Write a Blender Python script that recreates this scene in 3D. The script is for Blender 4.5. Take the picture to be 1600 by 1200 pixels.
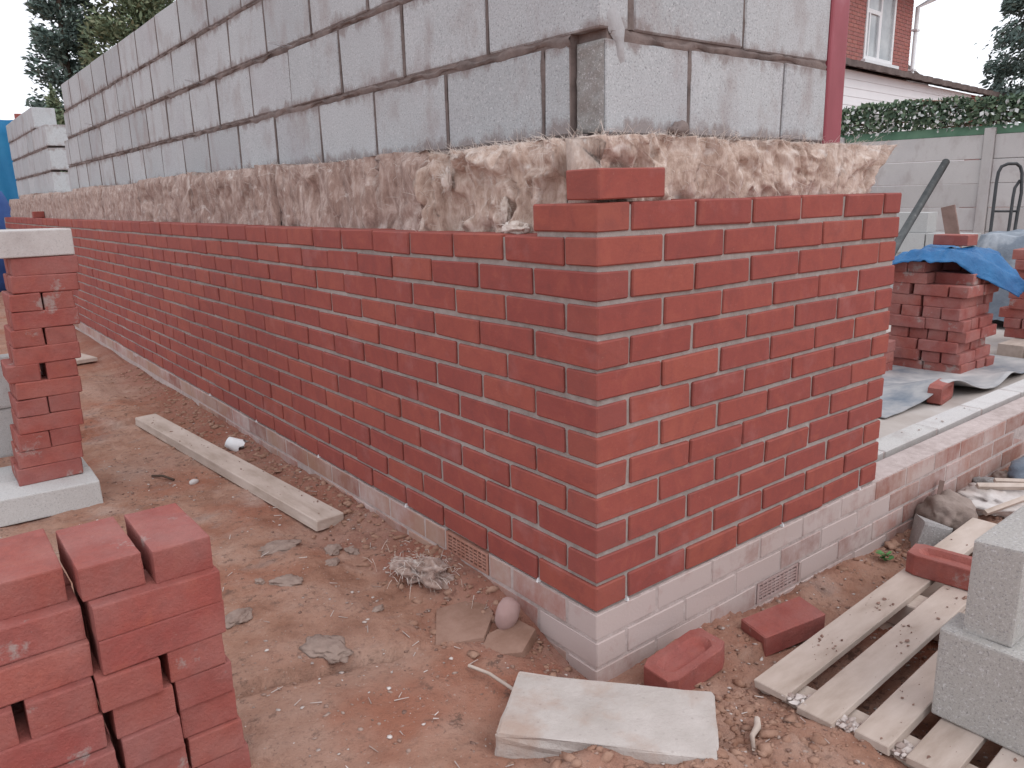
import bpy, bmesh, math, random
import numpy as np
from mathutils import Vector, Matrix

random.seed(7); RNG = np.random.default_rng(11)
S = bpy.context.scene
for o in list(bpy.data.objects): bpy.data.objects.remove(o)
COL = S.collection
R = math.radians

# ------------------------------------------------------------------ camera
yaw, pitch, roll, fpx = 0.662667, -0.236936, -0.0249287, 1206.587
f = Vector((math.sin(yaw)*math.cos(pitch), math.cos(yaw)*math.cos(pitch), math.sin(pitch)))
r0 = Vector((math.cos(yaw), -math.sin(yaw), 0)); u0 = r0.cross(f)
rr = math.cos(roll)*r0 + math.sin(roll)*u0; uu = -math.sin(roll)*r0 + math.cos(roll)*u0
CAM = Vector((-1.1836, -1.2077, 0.9790))
cd = bpy.data.cameras.new('camera'); cam = bpy.data.objects.new('camera', cd); COL.objects.link(cam)
cam.matrix_world = Matrix(((rr.x, uu.x, -f.x, CAM.x), (rr.y, uu.y, -f.y, CAM.y), (rr.z, uu.z, -f.z, CAM.z), (0, 0, 0, 1)))
cd.sensor_fit = 'HORIZONTAL'; cd.sensor_width = 36; cd.lens = 36*fpx/1600; cd.clip_start = 0.05; cd.clip_end = 3000
S.camera = cam

# ------------------------------------------------------------------ sky, sun, exposure
SUN_EL, SUN_AZ = R(50), R(168)     # azimuth: from +y clockwise
W = bpy.data.worlds.new('World'); S.world = W; W.use_nodes = True
nt = W.node_tree; nt.nodes.clear()
wo = nt.nodes.new('ShaderNodeOutputWorld'); bg = nt.nodes.new('ShaderNodeBackground')
sky = nt.nodes.new('ShaderNodeTexSky'); sky.sky_type = 'NISHITA'; sky.sun_disc = False
sky.sun_elevation = SUN_EL; sky.sun_rotation = SUN_AZ; sky.air_density = 1.0; sky.dust_density = 3.0
ov = nt.nodes.new('ShaderNodeMix'); ov.data_type = 'RGBA'
ov.inputs[0].default_value = 0.88                       # thick even cloud over the blue sky
ov.inputs[7].default_value = (12.1, 12.35, 13.1, 1)
nt.links.new(sky.outputs[0], ov.inputs[6]); nt.links.new(ov.outputs[2], bg.inputs[0])
bg.inputs[1].default_value = 0.095; nt.links.new(bg.outputs[0], wo.inputs[0])
sd = bpy.data.lights.new('sun', 'SUN'); sun = bpy.data.objects.new('sun', sd); COL.objects.link(sun)
sd.energy = 0.65; sd.angle = R(35); sd.color = (1.0, 0.97, 0.95)
sdir = Vector((math.sin(SUN_AZ)*math.cos(SUN_EL), math.cos(SUN_AZ)*math.cos(SUN_EL), math.sin(SUN_EL)))
sun.rotation_euler = (-sdir).to_track_quat('-Z', 'Y').to_euler()
S.view_settings.view_transform = 'Standard'; S.view_settings.look = 'None'
S.view_settings.gamma = 1; S.view_settings.exposure = 0.23
S.view_settings.use_curve_mapping = False
S.render.engine = 'CYCLES'; S.cycles.max_bounces = 6; S.cycles.diffuse_bounces = 3

# ------------------------------------------------------------------ numeric noise
def _hash(ix, iy, iz, seed):
    n = (ix.astype(np.int64)*374761393 + iy.astype(np.int64)*668265263 + iz.astype(np.int64)*2147483647 + seed*974711) & 0x7fffffff
    n = ((n ^ (n >> 13))*1274126177) & 0x7fffffff
    n = ((n ^ (n >> 16))*1103515245 + 12345) & 0x7fffffff
    return (n ^ (n >> 11)) % 65536/65535.0
def vnoise(x, y, z=None, seed=0):
    if z is None: z = np.zeros_like(x)
    ix, iy, iz = np.floor(x), np.floor(y), np.floor(z)
    fx, fy, fz = x-ix, y-iy, z-iz
    fx, fy, fz = [t*t*(3-2*t) for t in (fx, fy, fz)]
    out = 0
    for a in (0, 1):
        for b in (0, 1):
            for c in (0, 1):
                w = (fx if a else 1-fx)*(fy if b else 1-fy)*(fz if c else 1-fz)
                out = out + w*_hash(ix+a, iy+b, iz+c, seed)
    return out*2-1
def fbm(x, y, z=None, seed=0, o=4):
    t, a, k = 0, 0.5, 1.0
    for i in range(o):
        t = t + a*vnoise(x*k+i*13.7, y*k-i*7.1, None if z is None else z*k+i*3.3, seed+i); a *= 0.5; k *= 2.03
    return t
def sst(a, b, x):
    t = np.clip((x-a)/(b-a), 0, 1); return t*t*(3-2*t)

# ------------------------------------------------------------------ materials
class NB:
    def __init__(s, name, rough=0.85, spec=0.25):
        s.m = bpy.data.materials.new(name); s.m.use_nodes = True
        s.t = s.m.node_tree; s.b = s.t.nodes['Principled BSDF']
        s.b.inputs['Roughness'].default_value = rough; s.b.inputs['Specular IOR Level'].default_value = spec
        s.pos = s.t.nodes.new('ShaderNodeNewGeometry').outputs['Position']
    def put(s, i, v):
        if hasattr(v, 'is_output'): s.t.links.new(v, i)
        elif isinstance(v, (tuple, list)) and len(v) == 3 and i.type == 'RGBA': i.default_value = (*v, 1)
        else: i.default_value = v
    def vec(s, sc=(1, 1, 1), rot=(0, 0, 0), src=None):
        n = s.t.nodes.new('ShaderNodeMapping'); s.put(n.inputs[0], src or s.pos)
        n.inputs['Scale'].default_value = sc; n.inputs['Rotation'].default_value = rot; return n.outputs[0]
    def noise(s, scale, det=4, rough=0.55, vec=None, dist=0):
        n = s.t.nodes.new('ShaderNodeTexNoise'); s.put(n.inputs['Vector'], vec or s.pos)
        n.inputs['Scale'].default_value = scale; n.inputs['Detail'].default_value = det
        n.inputs['Roughness'].default_value = rough; n.inputs['Distortion'].default_value = dist; return n.outputs[0]
    def voro(s, scale, vec=None, feat='F1', out=0):
        n = s.t.nodes.new('ShaderNodeTexVoronoi'); n.feature = feat; s.put(n.inputs['Vector'], vec or s.pos)
        n.inputs['Scale'].default_value = scale; return n.outputs[out]
    def ramp(s, fac, stops):
        n = s.t.nodes.new('ShaderNodeValToRGB'); s.put(n.inputs[0], fac); e = n.color_ramp.elements
        while len(e) < len(stops): e.new(0.5)
        for q, (p, c) in zip(e, stops): q.position = p; q.color = (*c, 1) if isinstance(c, (tuple, list)) else (c, c, c, 1)
        return n.outputs[0]
    def mix(s, fac, a, b, mode='MIX'):
        n = s.t.nodes.new('ShaderNodeMix'); n.data_type = 'RGBA'; n.blend_type = mode
        s.put(n.inputs[0], fac); s.put(n.inputs[6], a); s.put(n.inputs[7], b); return n.outputs[2]
    def math(s, op, a, b=0.5):
        n = s.t.nodes.new('ShaderNodeMath'); n.operation = op; s.put(n.inputs[0], a); s.put(n.inputs[1], b); return n.outputs[0]
    def rnd(s, island=False):
        if island:
            return s.t.nodes.new('ShaderNodeNewGeometry').outputs['Random Per Island']
        return s.t.nodes.new('ShaderNodeObjectInfo').outputs['Random']
    def bump(s, h, st=0.4, d=0.003, prev=None):
        n = s.t.nodes.new('ShaderNodeBump'); n.inputs['Strength'].default_value = st; n.inputs['Distance'].default_value = d
        s.put(n.inputs['Height'], h)
        if prev: s.put(n.inputs['Normal'], prev)
        return n.outputs[0]
    def done(s, col, normal=None):
        s.put(s.b.inputs['Base Color'], col)
        if normal: s.put(s.b.inputs['Normal'], normal)
        return s.m

def brick_mat(name, island=False, pitted=False, dust=0.0, hue=0.0, pk=0.0):
    b = NB(name, 0.78, 0.3)
    rv = b.rnd(island)
    n1 = b.noise(9, 4, 0.6); n2 = b.noise(70, 3, 0.6, b.vec((1, 1, 2.6)))
    k = b.math('ADD', b.math('MULTIPLY', rv, 0.62), b.math('MULTIPLY', n1, 0.38))
    c = b.ramp(k, [(0.12, (0.272+hue, 0.066+pk, 0.056+pk)), (0.40, (0.296+hue, 0.071+pk, 0.057+pk)), (0.60, (0.316+hue, 0.078+pk, 0.060+pk)), (0.85, (0.342+hue, 0.091+pk, 0.065+pk))])
    c = b.mix(b.math('MULTIPLY', b.ramp(n2, [(0.35, 0), (0.75, 1)]), 0.30), c, (0.19, 0.055, 0.047))
    mo = b.noise(17, 5, 0.6, None, 0.7)
    c = b.mix(b.math('MULTIPLY', b.ramp(mo, [(0.50, 0), (0.70, 1)]), 0.45), c, (0.190, 0.055, 0.050))
    c = b.mix(b.math('MULTIPLY', b.ramp(mo, [(0.32, 1), (0.46, 0)]), 0.32), c, (0.39, 0.112, 0.074))
    oc = b.t.nodes.new('ShaderNodeTexCoord').outputs['Generated']; sp_ = b.t.nodes.new('ShaderNodeSeparateXYZ'); b.put(sp_.inputs[0], oc)
    if not island:
        ex = b.math('ABSOLUTE', b.math('SUBTRACT', sp_.outputs[0], 0.5)); ez = b.math('ABSOLUTE', b.math('SUBTRACT', sp_.outputs[2], 0.5))
        ed = b.math('ADD', b.math('MAXIMUM', ex, ez), b.math('MULTIPLY', b.math('SUBTRACT', b.noise(40, 4, 0.7), 0.5), 0.16))
        c = b.mix(b.math('MULTIPLY', b.ramp(ed, [(0.43, 0), (0.50, 1)]), 0.28), c, (0.24, 0.085, 0.070))
    bl = b.ramp(b.noise(5.5, 5, 0.65), [(0.57, 0), (0.72, 1)])
    c = b.mix(b.math('MULTIPLY', bl, 0.30), c, (0.40, 0.19, 0.185))
    sp = b.ramp(b.noise(170, 2), [(0.68, 0), (0.76, 1)])
    c = b.mix(b.math('MULTIPLY', sp, 0.18), c, (0.5, 0.32, 0.27))
    if dust:
        dn = b.ramp(b.noise(7, 5, 0.6), [(0.38, 0), (0.66, 1)])
        c = b.mix(b.math('MULTIPLY', dn, dust), c, (0.40, 0.24, 0.22))
    if pitted:
        ms = b.ramp(b.noise(6.5, 6, 0.72), [(0.600, 0), (0.66, 1)])
        c = b.mix(b.math('MULTIPLY', ms, 0.75), c, (0.36, 0.31, 0.29))
    if pitted:
        c = b.mix(b.math('MULTIPLY', b.ramp(b.noise(105, 4, 0.75, None, 1.2), [(0.36, 1), (0.50, 0)]), 0.28), c, (0.225, 0.070, 0.058))
    h = b.noise(260 if not pitted else 150, 4, 0.7)
    nn = b.bump(h, 0.6 if pitted else 0.35, 0.0045 if pitted else 0.0018)
    nn = b.bump(b.noise(28, 3), 0.25, 0.004, nn)
    return b.done(c, nn)
M = {}
M['brick'] = brick_mat('facing_brick'); M['brick_far'] = brick_mat('facing_brick_far', island=True)
M['brick_loose'] = brick_mat('loose_brick', pitted=True, dust=0.30, hue=0.035, pk=.015)
M['brick_dusty'] = brick_mat('dusty_loose_brick', pitted=True, dust=0.5, hue=0.03, pk=.015)

def plinth_mat(name, pale, tan):
    b = NB(name, 0.9, 0.15)
    rv = b.rnd()
    c = b.ramp(rv, [(0.0, (0.25, 0.12, 0.10)), (0.5, (0.33, 0.16, 0.13)), (1.0, (0.36, 0.13, 0.10))])
    n1 = b.noise(3.2, 5, 0.65, b.vec((1, 1, 1.6))); n2 = b.noise(16, 5, 0.7, b.vec((1.2, 1.2, 0.7)))
    k = b.math('ADD', b.math('MULTIPLY', n1, 0.6), b.math('MULTIPLY', n2, 0.4))
    k = b.math('ADD', k, b.math('MULTIPLY', b.math('SUBTRACT', rv, 0.5), 0.16))
    c = b.mix(b.ramp(k, [(0.36-pale, 0), (0.62-pale, 0.95)]), c, (0.50, 0.415, 0.395))
    c = b.mix(b.math('MULTIPLY', b.ramp(b.noise(2.3, 4), [(0.42, 0), (0.6, 1)]), tan), c, (0.36, 0.22, 0.15))
    return b.done(c, b.bump(b.noise(120, 4, 0.7), 0.4, 0.002))
M['plinth_front'] = plinth_mat('limewashed_plinth_brick', 0.12, 0.06)
M['plinth_side'] = plinth_mat('dusty_plinth_brick', -0.02, 0.6)
M['plinth_far'] = plinth_mat('low_wall_brick', -0.03, 0.2)

def mortar_mat(name, c1, c2, sc=30):
    b = NB(name, 0.95, 0.1)
    c = b.ramp(b.noise(sc, 5, 0.65), [(0.3, c1), (0.7, c2)])
    c = b.mix(b.math('MULTIPLY', b.ramp(b.noise(2.5, 3), [(0.4, 0), (0.65, 1)]), 0.4), c, tuple(x*1.25 for x in c2))
    n = b.bump(b.noise(180, 4, 0.7), 0.7, 0.003); return b.done(c, b.bump(b.noise(35, 3), 0.6, 0.006, n))
M['mortar'] = mortar_mat('wall_mortar', (0.26, 0.222, 0.205), (0.385, 0.34, 0.32))
M['mortar_plinth'] = mortar_mat('plinth_mortar', (0.36, 0.29, 0.27), (0.52, 0.44, 0.42))
M['mortar_block'] = mortar_mat('block_mortar', (0.10, 0.08, 0.076), (0.25, 0.20, 0.185), 14)
M['perp'] = mortar_mat('perpend_mortar_shade', (0.09, 0.074, 0.07), (0.22, 0.18, 0.168), 14)  # mortar smears with the shade of open joints put into the colour
M['mortar_wet'] = mortar_mat('mortar_dropping', (0.22, 0.16, 0.135), (0.35, 0.265, 0.225), 40)

def block_mat(name, a, bcol, stain=0.0, grain=1.0, beds=False):
    b = NB(name, 0.92, 0.15)
    rv = b.rnd()
    n1 = b.noise(4, 4, 0.6)
    k = b.math('ADD', b.math('MULTIPLY', rv, 0.5), b.math('MULTIPLY', n1, 0.5))
    c = b.ramp(k, [(0.2, a), (0.8, bcol)])
    g = b.noise(190, 4, 0.85)
    c = b.mix(b.math('MULTIPLY', b.ramp(g, [(0.36, 1), (0.47, 0)]), 0.75*grain), c, (0.16, 0.16, 0.17))
    c = b.mix(b.math('MULTIPLY', b.ramp(b.noise(150, 3, 0.8), [(0.56, 0), (0.66, 1)]), 0.55*grain), c, (0.72, 0.72, 0.74))
    pit = b.ramp(b.voro(75), [(0.10, 1), (0.16, 0)])
    pit = b.math('MULTIPLY', pit, b.ramp(b.noise(30, 2), [(0.5, 0), (0.6, 1)]))
    c = b.mix(b.math('MULTIPLY', pit, 0.6*grain), c, (0.10, 0.095, 0.095))
    if stain:
        st = b.ramp(b.noise(6.5, 5, 0.62, b.vec((1, 1, 0.6))), [(0.52, 0), (0.68, 1)])
        c = b.mix(b.math('MULTIPLY', st, stain), c, (0.30, 0.245, 0.235))
        st2 = b.ramp(b.noise(2.2, 4, 0.6), [(0.50, 0), (0.72, 1)])
        c = b.mix(b.math('MULTIPLY', st2, stain*0.6), c, (0.36, 0.33, 0.36))
    if beds:      # smears of mortar dragged off the bed joints
        sx = b.t.nodes.new('ShaderNodeSeparateXYZ'); b.put(sx.inputs[0], b.pos); dm = None
        for zb in (1.130, 1.3555, 1.593, 1.819):
            d_ = b.math('ABSOLUTE', b.math('SUBTRACT', sx.outputs[2], zb)); dm = d_ if dm is None else b.math('MINIMUM', dm, d_)
        k2 = b.math('SUBTRACT', b.math('MULTIPLY', b.noise(13, 6, 0.7, b.vec((1, 1, 0.55))), 0.16), dm)
        c = b.mix(b.math('MULTIPLY', b.ramp(k2, [(0.048, 0), (0.074, 1)]), 0.75), c, (0.235, 0.19, 0.18))
    nn = b.bump(g, 0.55*grain, 0.003); nn = b.bump(b.noise(60, 4, 0.7), 0.35, 0.004, nn)
    return b.done(c, nn)
M['block'] = block_mat('concrete_block', (0.39, 0.41, 0.425), (0.50, 0.52, 0.535), 0.5, 1.0, True)
M['block_rough'] = block_mat('broken_block_end', (0.24, 0.23, 0.22), (0.34, 0.33, 0.315), 0.4)
M['block_pale'] = block_mat('pale_concrete_block', (0.45, 0.45, 0.44), (0.54, 0.54, 0.53), 0.12, 0.6)
M['block_dirty'] = block_mat('weathered_concrete_block', (0.50, 0.48, 0.46), (0.60, 0.57, 0.56), 0.35, 0.45)
b_ = NB('soil_stained_block', .93, .12)
c_ = b_.ramp(b_.noise(9, 5, .6), [(.3, (.41, .365, .335)), (.7, (.53, .48, .45))])
c_ = b_.mix(b_.math('MULTIPLY', b_.ramp(b_.noise(5.2, 5, .62, b_.vec((1, 1, 1), (0, 0, .8))), [(.44, 0), (.60, 1)]), .75), c_, (.40, .285, .23))
c_ = b_.mix(b_.math('MULTIPLY', b_.ramp(b_.voro(38), [(.08, 1), (.15, 0)]), .35), c_, (.28, .24, .22))
M['block_soil'] = b_.done(c_, b_.bump(b_.noise(45, 5, .75), .7, .006))
M['block_new'] = block_mat('new_concrete_block', (0.36, 0.345, 0.325), (0.43, 0.41, 0.385), 0.12, 0.9)
M['concrete'] = block_mat('fence_concrete', (0.44, 0.42, 0.41), (0.53, 0.51, 0.50), 0.4, 0.3)

def ground_mat():
    b = NB('trodden_red_soil', 0.97, 0.08)
    n1 = b.noise(1.7, 5, 0.6); n2 = b.noise(7, 5, 0.65); n3 = b.noise(60, 4, 0.7)
    c = b.ramp(n2, [(0.28, (0.235, 0.116, 0.080)), (0.48, (0.36, 0.196, 0.138)), (0.70, (0.435, 0.275, 0.21))])
    c = b.mix(b.ramp(n1, [(0.40, 0), (0.62, 0.55)]), c, (0.42, 0.28, 0.225))
    c = b.mix(b.math('MULTIPLY', b.ramp(b.noise(2.6, 4), [(0.47, 0), (0.64, 1)]), 0.75), c, (0.33, 0.13, 0.082))
    gm = b.ramp(b.noise(4.3, 5, 0.62, b.vec((1, 1.5, 1), (0, 0, 0.5))), [(0.60, 0), (0.70, 1)])
    c = b.mix(b.math('MULTIPLY', gm, 0.5), c, (0.27, 0.215, 0.195))
    pl = b.ramp(b.noise(3.1, 5, 0.6, b.vec((1, 1, 1), (0, 0, 1.1))), [(0.60, 0), (0.76, 1)])
    c = b.mix(b.math('MULTIPLY', pl, 0.6), c, (0.48, 0.37, 0.32))
    c = b.mix(b.math('MULTIPLY', b.ramp(n3, [(0.30, 1), (0.46, 0)]), 0.40), c, (0.16, 0.095, 0.075))
    dk = b.math('MULTIPLY', b.ramp(b.noise(26, 5, 0.75), [(0.55, 0), (0.64, 1)]), b.ramp(b.noise(3.6, 3), [(0.38, 0), (0.58, 1)]))
    c = b.mix(b.math('MULTIPLY', dk, 0.75), c, (0.13, 0.085, 0.07))
    c = b.mix(b.math('MULTIPLY', b.ramp(b.noise(110, 2), [(0.66, 0), (0.74, 1)]), 0.5), c, (0.50, 0.41, 0.37))
    sx = b.t.nodes.new('ShaderNodeSeparateXYZ'); b.put(sx.inputs[0], b.pos)   # red sand and brick dust spilt along the side wall
    k4 = b.math('ADD', sx.outputs[0], b.math('MULTIPLY', b.math('SUBTRACT', b.noise(5, 5, 0.65), 0.5), 0.5))
    c = b.mix(b.math('MULTIPLY', b.math('MULTIPLY', b.ramp(b.math('ADD', k4, 0.6), [(0.36, 0), (0.56, 1)]), b.ramp(b.math('ADD', sx.outputs[1], 0.3), [(0.2, 0), (0.5, 1)])), 0.62), c, (0.265, 0.105, 0.078))
    nn = b.bump(n3, 0.8, 0.008); nn = b.bump(b.noise(230, 4, 0.75), 0.8, 0.004, nn); return b.done(c, b.bump(n2, 0.3, 0.012, nn))
M['ground'] = ground_mat()
def simple(name, stops, sc=20, rough=0.8, spec=0.2, bump=0.3, bs=90, bd=0.003, st=(1, 1, 1), rv=0):
    b = NB(name, rough, spec); k = b.noise(sc, 5, 0.6, b.vec(st))
    if rv: k = b.math('ADD', b.math('MULTIPLY', k, 1-rv), b.math('MULTIPLY', b.rnd(), rv))
    return b.done(b.ramp(k, stops), b.bump(b.noise(bs, 4, 0.7, b.vec(st)), bump, bd))
M['soil'] = simple('soil_clod', [(0.3, (0.27, 0.145, 0.10)), (0.7, (0.42, 0.265, 0.20))], 25, 0.97, 0.05, 0.7, 120, 0.005)
M['gravel'] = simple('gravel_mix', [(0.3, (0.22, 0.15, 0.13)), (0.5, (0.36, 0.27, 0.24)), (0.62, (0.3, 0.17, 0.13)), (0.75, (0.6, 0.54, 0.52))], 9, 0.9, 0.1)
M['timber'] = simple('weathered_timber', [(0.25, (0.36, 0.285, 0.235)), (0.5, (0.50, 0.415, 0.36)), (0.72, (0.58, 0.495, 0.44))], 9, 0.9, 0.1, 0.45, 60, 0.003, (0.5, 1.6, 1.6))
M['timber_y'] = simple('weathered_plank', [(0.25, (0.36, 0.285, 0.235)), (0.5, (0.50, 0.415, 0.36)), (0.72, (0.58, 0.495, 0.44))], 9, 0.9, 0.1, 0.45, 60, 0.003, (1.6, 0.5, 1.6))
M['timber_dark'] = simple('brown_timber', [(0.3, (0.20, 0.135, 0.115)), (0.7, (0.30, 0.21, 0.185))], 10, 0.85, 0.15, 0.4, 50)
M['steel_red'] = simple('red_oxide_primer', [(0.30, (0.24, 0.045, 0.06)), (0.55, (0.30, 0.065, 0.085)), (0.72, (0.40, 0.16, 0.19))], 7, 0.5, 0.4, 0.15, 60, 0.002, (1, 1, 0.4))
M['steel_dark'] = simple('dark_steel', [(0.3, (0.035, 0.04, 0.042)), (0.62, (0.075, 0.08, 0.08)), (0.78, (0.25, 0.25, 0.25))], 18, 0.5, 0.4, 0.2)
M['black_tube'] = simple('black_powder_coat', [(0.3, (0.02, 0.022, 0.025)), (0.7, (0.04, 0.042, 0.046))], 18, 0.45, 0.4, 0.05)
M['wire'] = simple('galvanised_wire', [(0.3, (0.45, 0.45, 0.46)), (0.7, (0.6, 0.6, 0.62))], 18, 0.35, 0.6, 0.05)
M['tarp'] = simple('blue_tarpaulin', [(0.3, (0.012, 0.085, 0.23)), (0.62, (0.03, 0.16, 0.36)), (0.8, (0.16, 0.42, 0.55))], 5, 0.5, 0.3, 0.5, 12, 0.03)
M['tarp_back'] = simple('blue_site_sheeting', [(0.3, (0.015, 0.14, 0.30)), (0.7, (0.03, 0.21, 0.38))], 1.5, 0.55, 0.3, 0.3, 5, 0.03)
M['tarp_dark'] = simple('dark_blue_cloth', [(0.3, (0.025, 0.06, 0.20)), (0.7, (0.05, 0.11, 0.30))], 3, 0.7, 0.2, 0.3, 12, 0.02)
M['tarp_grey'] = simple('grey_blue_polythene', [(0.32, (0.09, 0.115, 0.155)), (0.55, (0.19, 0.225, 0.27)), (0.72, (0.45, 0.48, 0.52))], 3.5, 0.45, 0.4, 0.4, 9, 0.03)
M['dpm'] = simple('dusty_membrane', [(0.30, (0.14, 0.17, 0.21)), (0.48, (0.33, 0.33, 0.34)), (0.70, (0.52, 0.50, 0.49))], 4, 0.6, 0.3, 0.3, 30, 0.006)
M['floor'] = simple('dusty_screed', [(0.3, (0.36, 0.31, 0.28)), (0.55, (0.46, 0.41, 0.38)), (0.75, (0.54, 0.50, 0.48))], 3, 0.9, 0.1, 0.3, 60, 0.004)
M['white'] = simple('white_plastic', [(0.3, (0.72, 0.73, 0.75)), (0.7, (0.80, 0.81, 0.82))], 6, 0.45, 0.4, 0.05)
M['white_clad'] = simple('white_weatherboard', [(0.3, (0.76, 0.78, 0.80)), (0.7, (0.82, 0.83, 0.85))], 2, 0.6, 0.3, 0.05)
M['paper'] = simple('dirty_paper_sack', [(0.3, (0.30, 0.22, 0.18)), (0.5, (0.50, 0.44, 0.41)), (0.72, (0.66, 0.62, 0.60))], 7, 0.85, 0.15, 0.5, 25, 0.01)
M['sack'] = simple('muddy_sacking', [(0.3, (0.17, 0.125, 0.105)), (0.7, (0.33, 0.265, 0.235))], 9, 0.9, 0.1, 0.6, 30, 0.01)
M['stone'] = simple('pink_stone', [(0.3, (0.32, 0.20, 0.185)), (0.7, (0.42, 0.29, 0.27))], 12, 0.85, 0.2, 0.2)
M['green'] = simple('green_capping', [(0.3, (0.085, 0.17, 0.115)), (0.7, (0.14, 0.25, 0.17))], 5, 0.7, 0.2, 0.2, 20)
M['roof'] = simple('dark_roof_tile', [(0.3, (0.095, 0.075, 0.07)), (0.7, (0.19, 0.155, 0.145))], 4, 0.85, 0.15, 0.3, 14, 0.02)
M['lead'] = simple('lead_flashing', [(0.3, (0.26, 0.28, 0.31)), (0.7, (0.50, 0.52, 0.55))], 2, 0.45, 0.4, 0.1, 14, 0.01)
M['glass'] = simple('window_glass', [(0.35, (0.30, 0.33, 0.35)), (0.65, (0.46, 0.49, 0.50))], 2.4, 0.12, 0.6, 0.0)
M['house_brick'] = brick_mat('house_brick', dust=0.3, hue=.06, pk=.06)
M['bark'] = simple('bark', [(0.3, (0.07, 0.05, 0.04)), (0.7, (0.14, 0.10, 0.08))], 8, 0.95, 0.05, 0.6, 14, 0.02)
M['twig'] = simple('willow_lattice', [(0.3, (0.20, 0.12, 0.085)), (0.7, (0.34, 0.22, 0.165))], 12, 0.9, 0.1)
def leaf_mat(name, a, c, d):
    b = NB(name, 0.65, 0.3)
    k = b.math('ADD', b.math('MULTIPLY', b.rnd(True), 0.55), b.math('MULTIPLY', b.noise(1.3, 3), 0.45))
    return b.done(b.ramp(k, [(0.2, a), (0.55, c), (0.82, d)]))
M['leaf_con'] = leaf_mat('conifer_foliage', (0.08, 0.12, 0.09), (0.13, 0.185, 0.125), (0.21, 0.25, 0.16))
M['leaf_con2'] = leaf_mat('light_conifer_foliage', (0.115, 0.155, 0.10), (0.185, 0.235, 0.14), (0.30, 0.30, 0.19))
M['leaf_blue'] = leaf_mat('bluish_conifer_foliage', (0.08, 0.115, 0.105), (0.125, 0.18, 0.16), (0.19, 0.25, 0.21))
M['leaf_ivy'] = leaf_mat('ivy_leaves', (0.06, 0.10, 0.07), (0.115, 0.17, 0.105), (0.22, 0.28, 0.18))
M['leaf_pale'] = leaf_mat('pale_ivy_leaves', (0.45, 0.47, 0.46), (0.6, 0.62, 0.6), (0.75, 0.76, 0.75))
M['leaf_weed'] = leaf_mat('weed_leaves', (0.06, 0.16, 0.05), (0.09, 0.22, 0.07), (0.12, 0.27, 0.09))
def wool_mat(name, a, c, d, w):
    b = NB(name, 1.0, 0.0)
    n1 = b.noise(16, 6, 0.68, b.vec((1, 1, 0.5)), 1.8); n2 = b.noise(75, 4, 0.7, b.vec((1, 1, 0.35)))
    k = b.math('ADD', b.math('MULTIPLY', n1, 0.7), b.math('MULTIPLY', n2, 0.3))
    col = b.ramp(k, [(0.30, a), (0.50, c), (0.68, d)])
    col = b.mix(b.math('MULTIPLY', b.ramp(b.noise(14, 4, 0.6, None, 0.8), [(0.60, 0), (0.72, 1)]), w), col, (0.70, 0.64, 0.60))
    s = b.b.inputs; s['Sheen Weight'].default_value = 0.25
    nn = b.bump(n2, 0.8, 0.006); return b.done(col, b.bump(b.noise(320, 3, 0.7, b.vec((1, 1, 0.3))), 0.7, 0.003, nn))
M['wool'] = wool_mat('glass_wool', (0.27, 0.175, 0.135), (0.52, 0.395, 0.33), (0.74, 0.645, 0.585), 0.85)
M['wool_old'] = wool_mat('grey_glass_wool', (0.16, 0.098, 0.078), (0.36, 0.255, 0.215), (0.58, 0.47, 0.42), 0.8)
M['fibre'] = simple('wool_fibre', [(0.3, (0.50, 0.41, 0.35)), (0.7, (0.76, 0.70, 0.66))], 30, 1, 0, 0)

# ------------------------------------------------------------------ builders
def link(o, parent=None):
    COL.objects.link(o)
    if parent is not None: o.parent = parent
    return o
def tag(o, label=None, cat=None, group=None, kind=None):
    if label: o['label'] = label
    if cat: o['category'] = cat
    if group: o['group'] = group
    if kind: o['kind'] = kind
    return o
def empty(name, loc=(0, 0, 0), label=None, cat=None, group=None):
    o = bpy.data.objects.new(name, None); o.location = loc; o.empty_display_size = 0.1
    link(o); return tag(o, label, cat, group)
def meshdata(name, v, fc, mat, smooth=False):
    me = bpy.data.meshes.new(name); me.from_pydata([tuple(p) for p in v], [], fc); me.validate()
    if mat: me.materials.append(mat)
    if smooth: me.polygons.foreach_set('use_smooth', [True]*len(me.polygons))
    me.update(); return me
def obj(name, me, parent=None, loc=(0, 0, 0), rot=(0, 0, 0)):
    o = bpy.data.objects.new(name, me); link(o, parent); o.location = loc; o.rotation_euler = rot; return o
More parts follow.
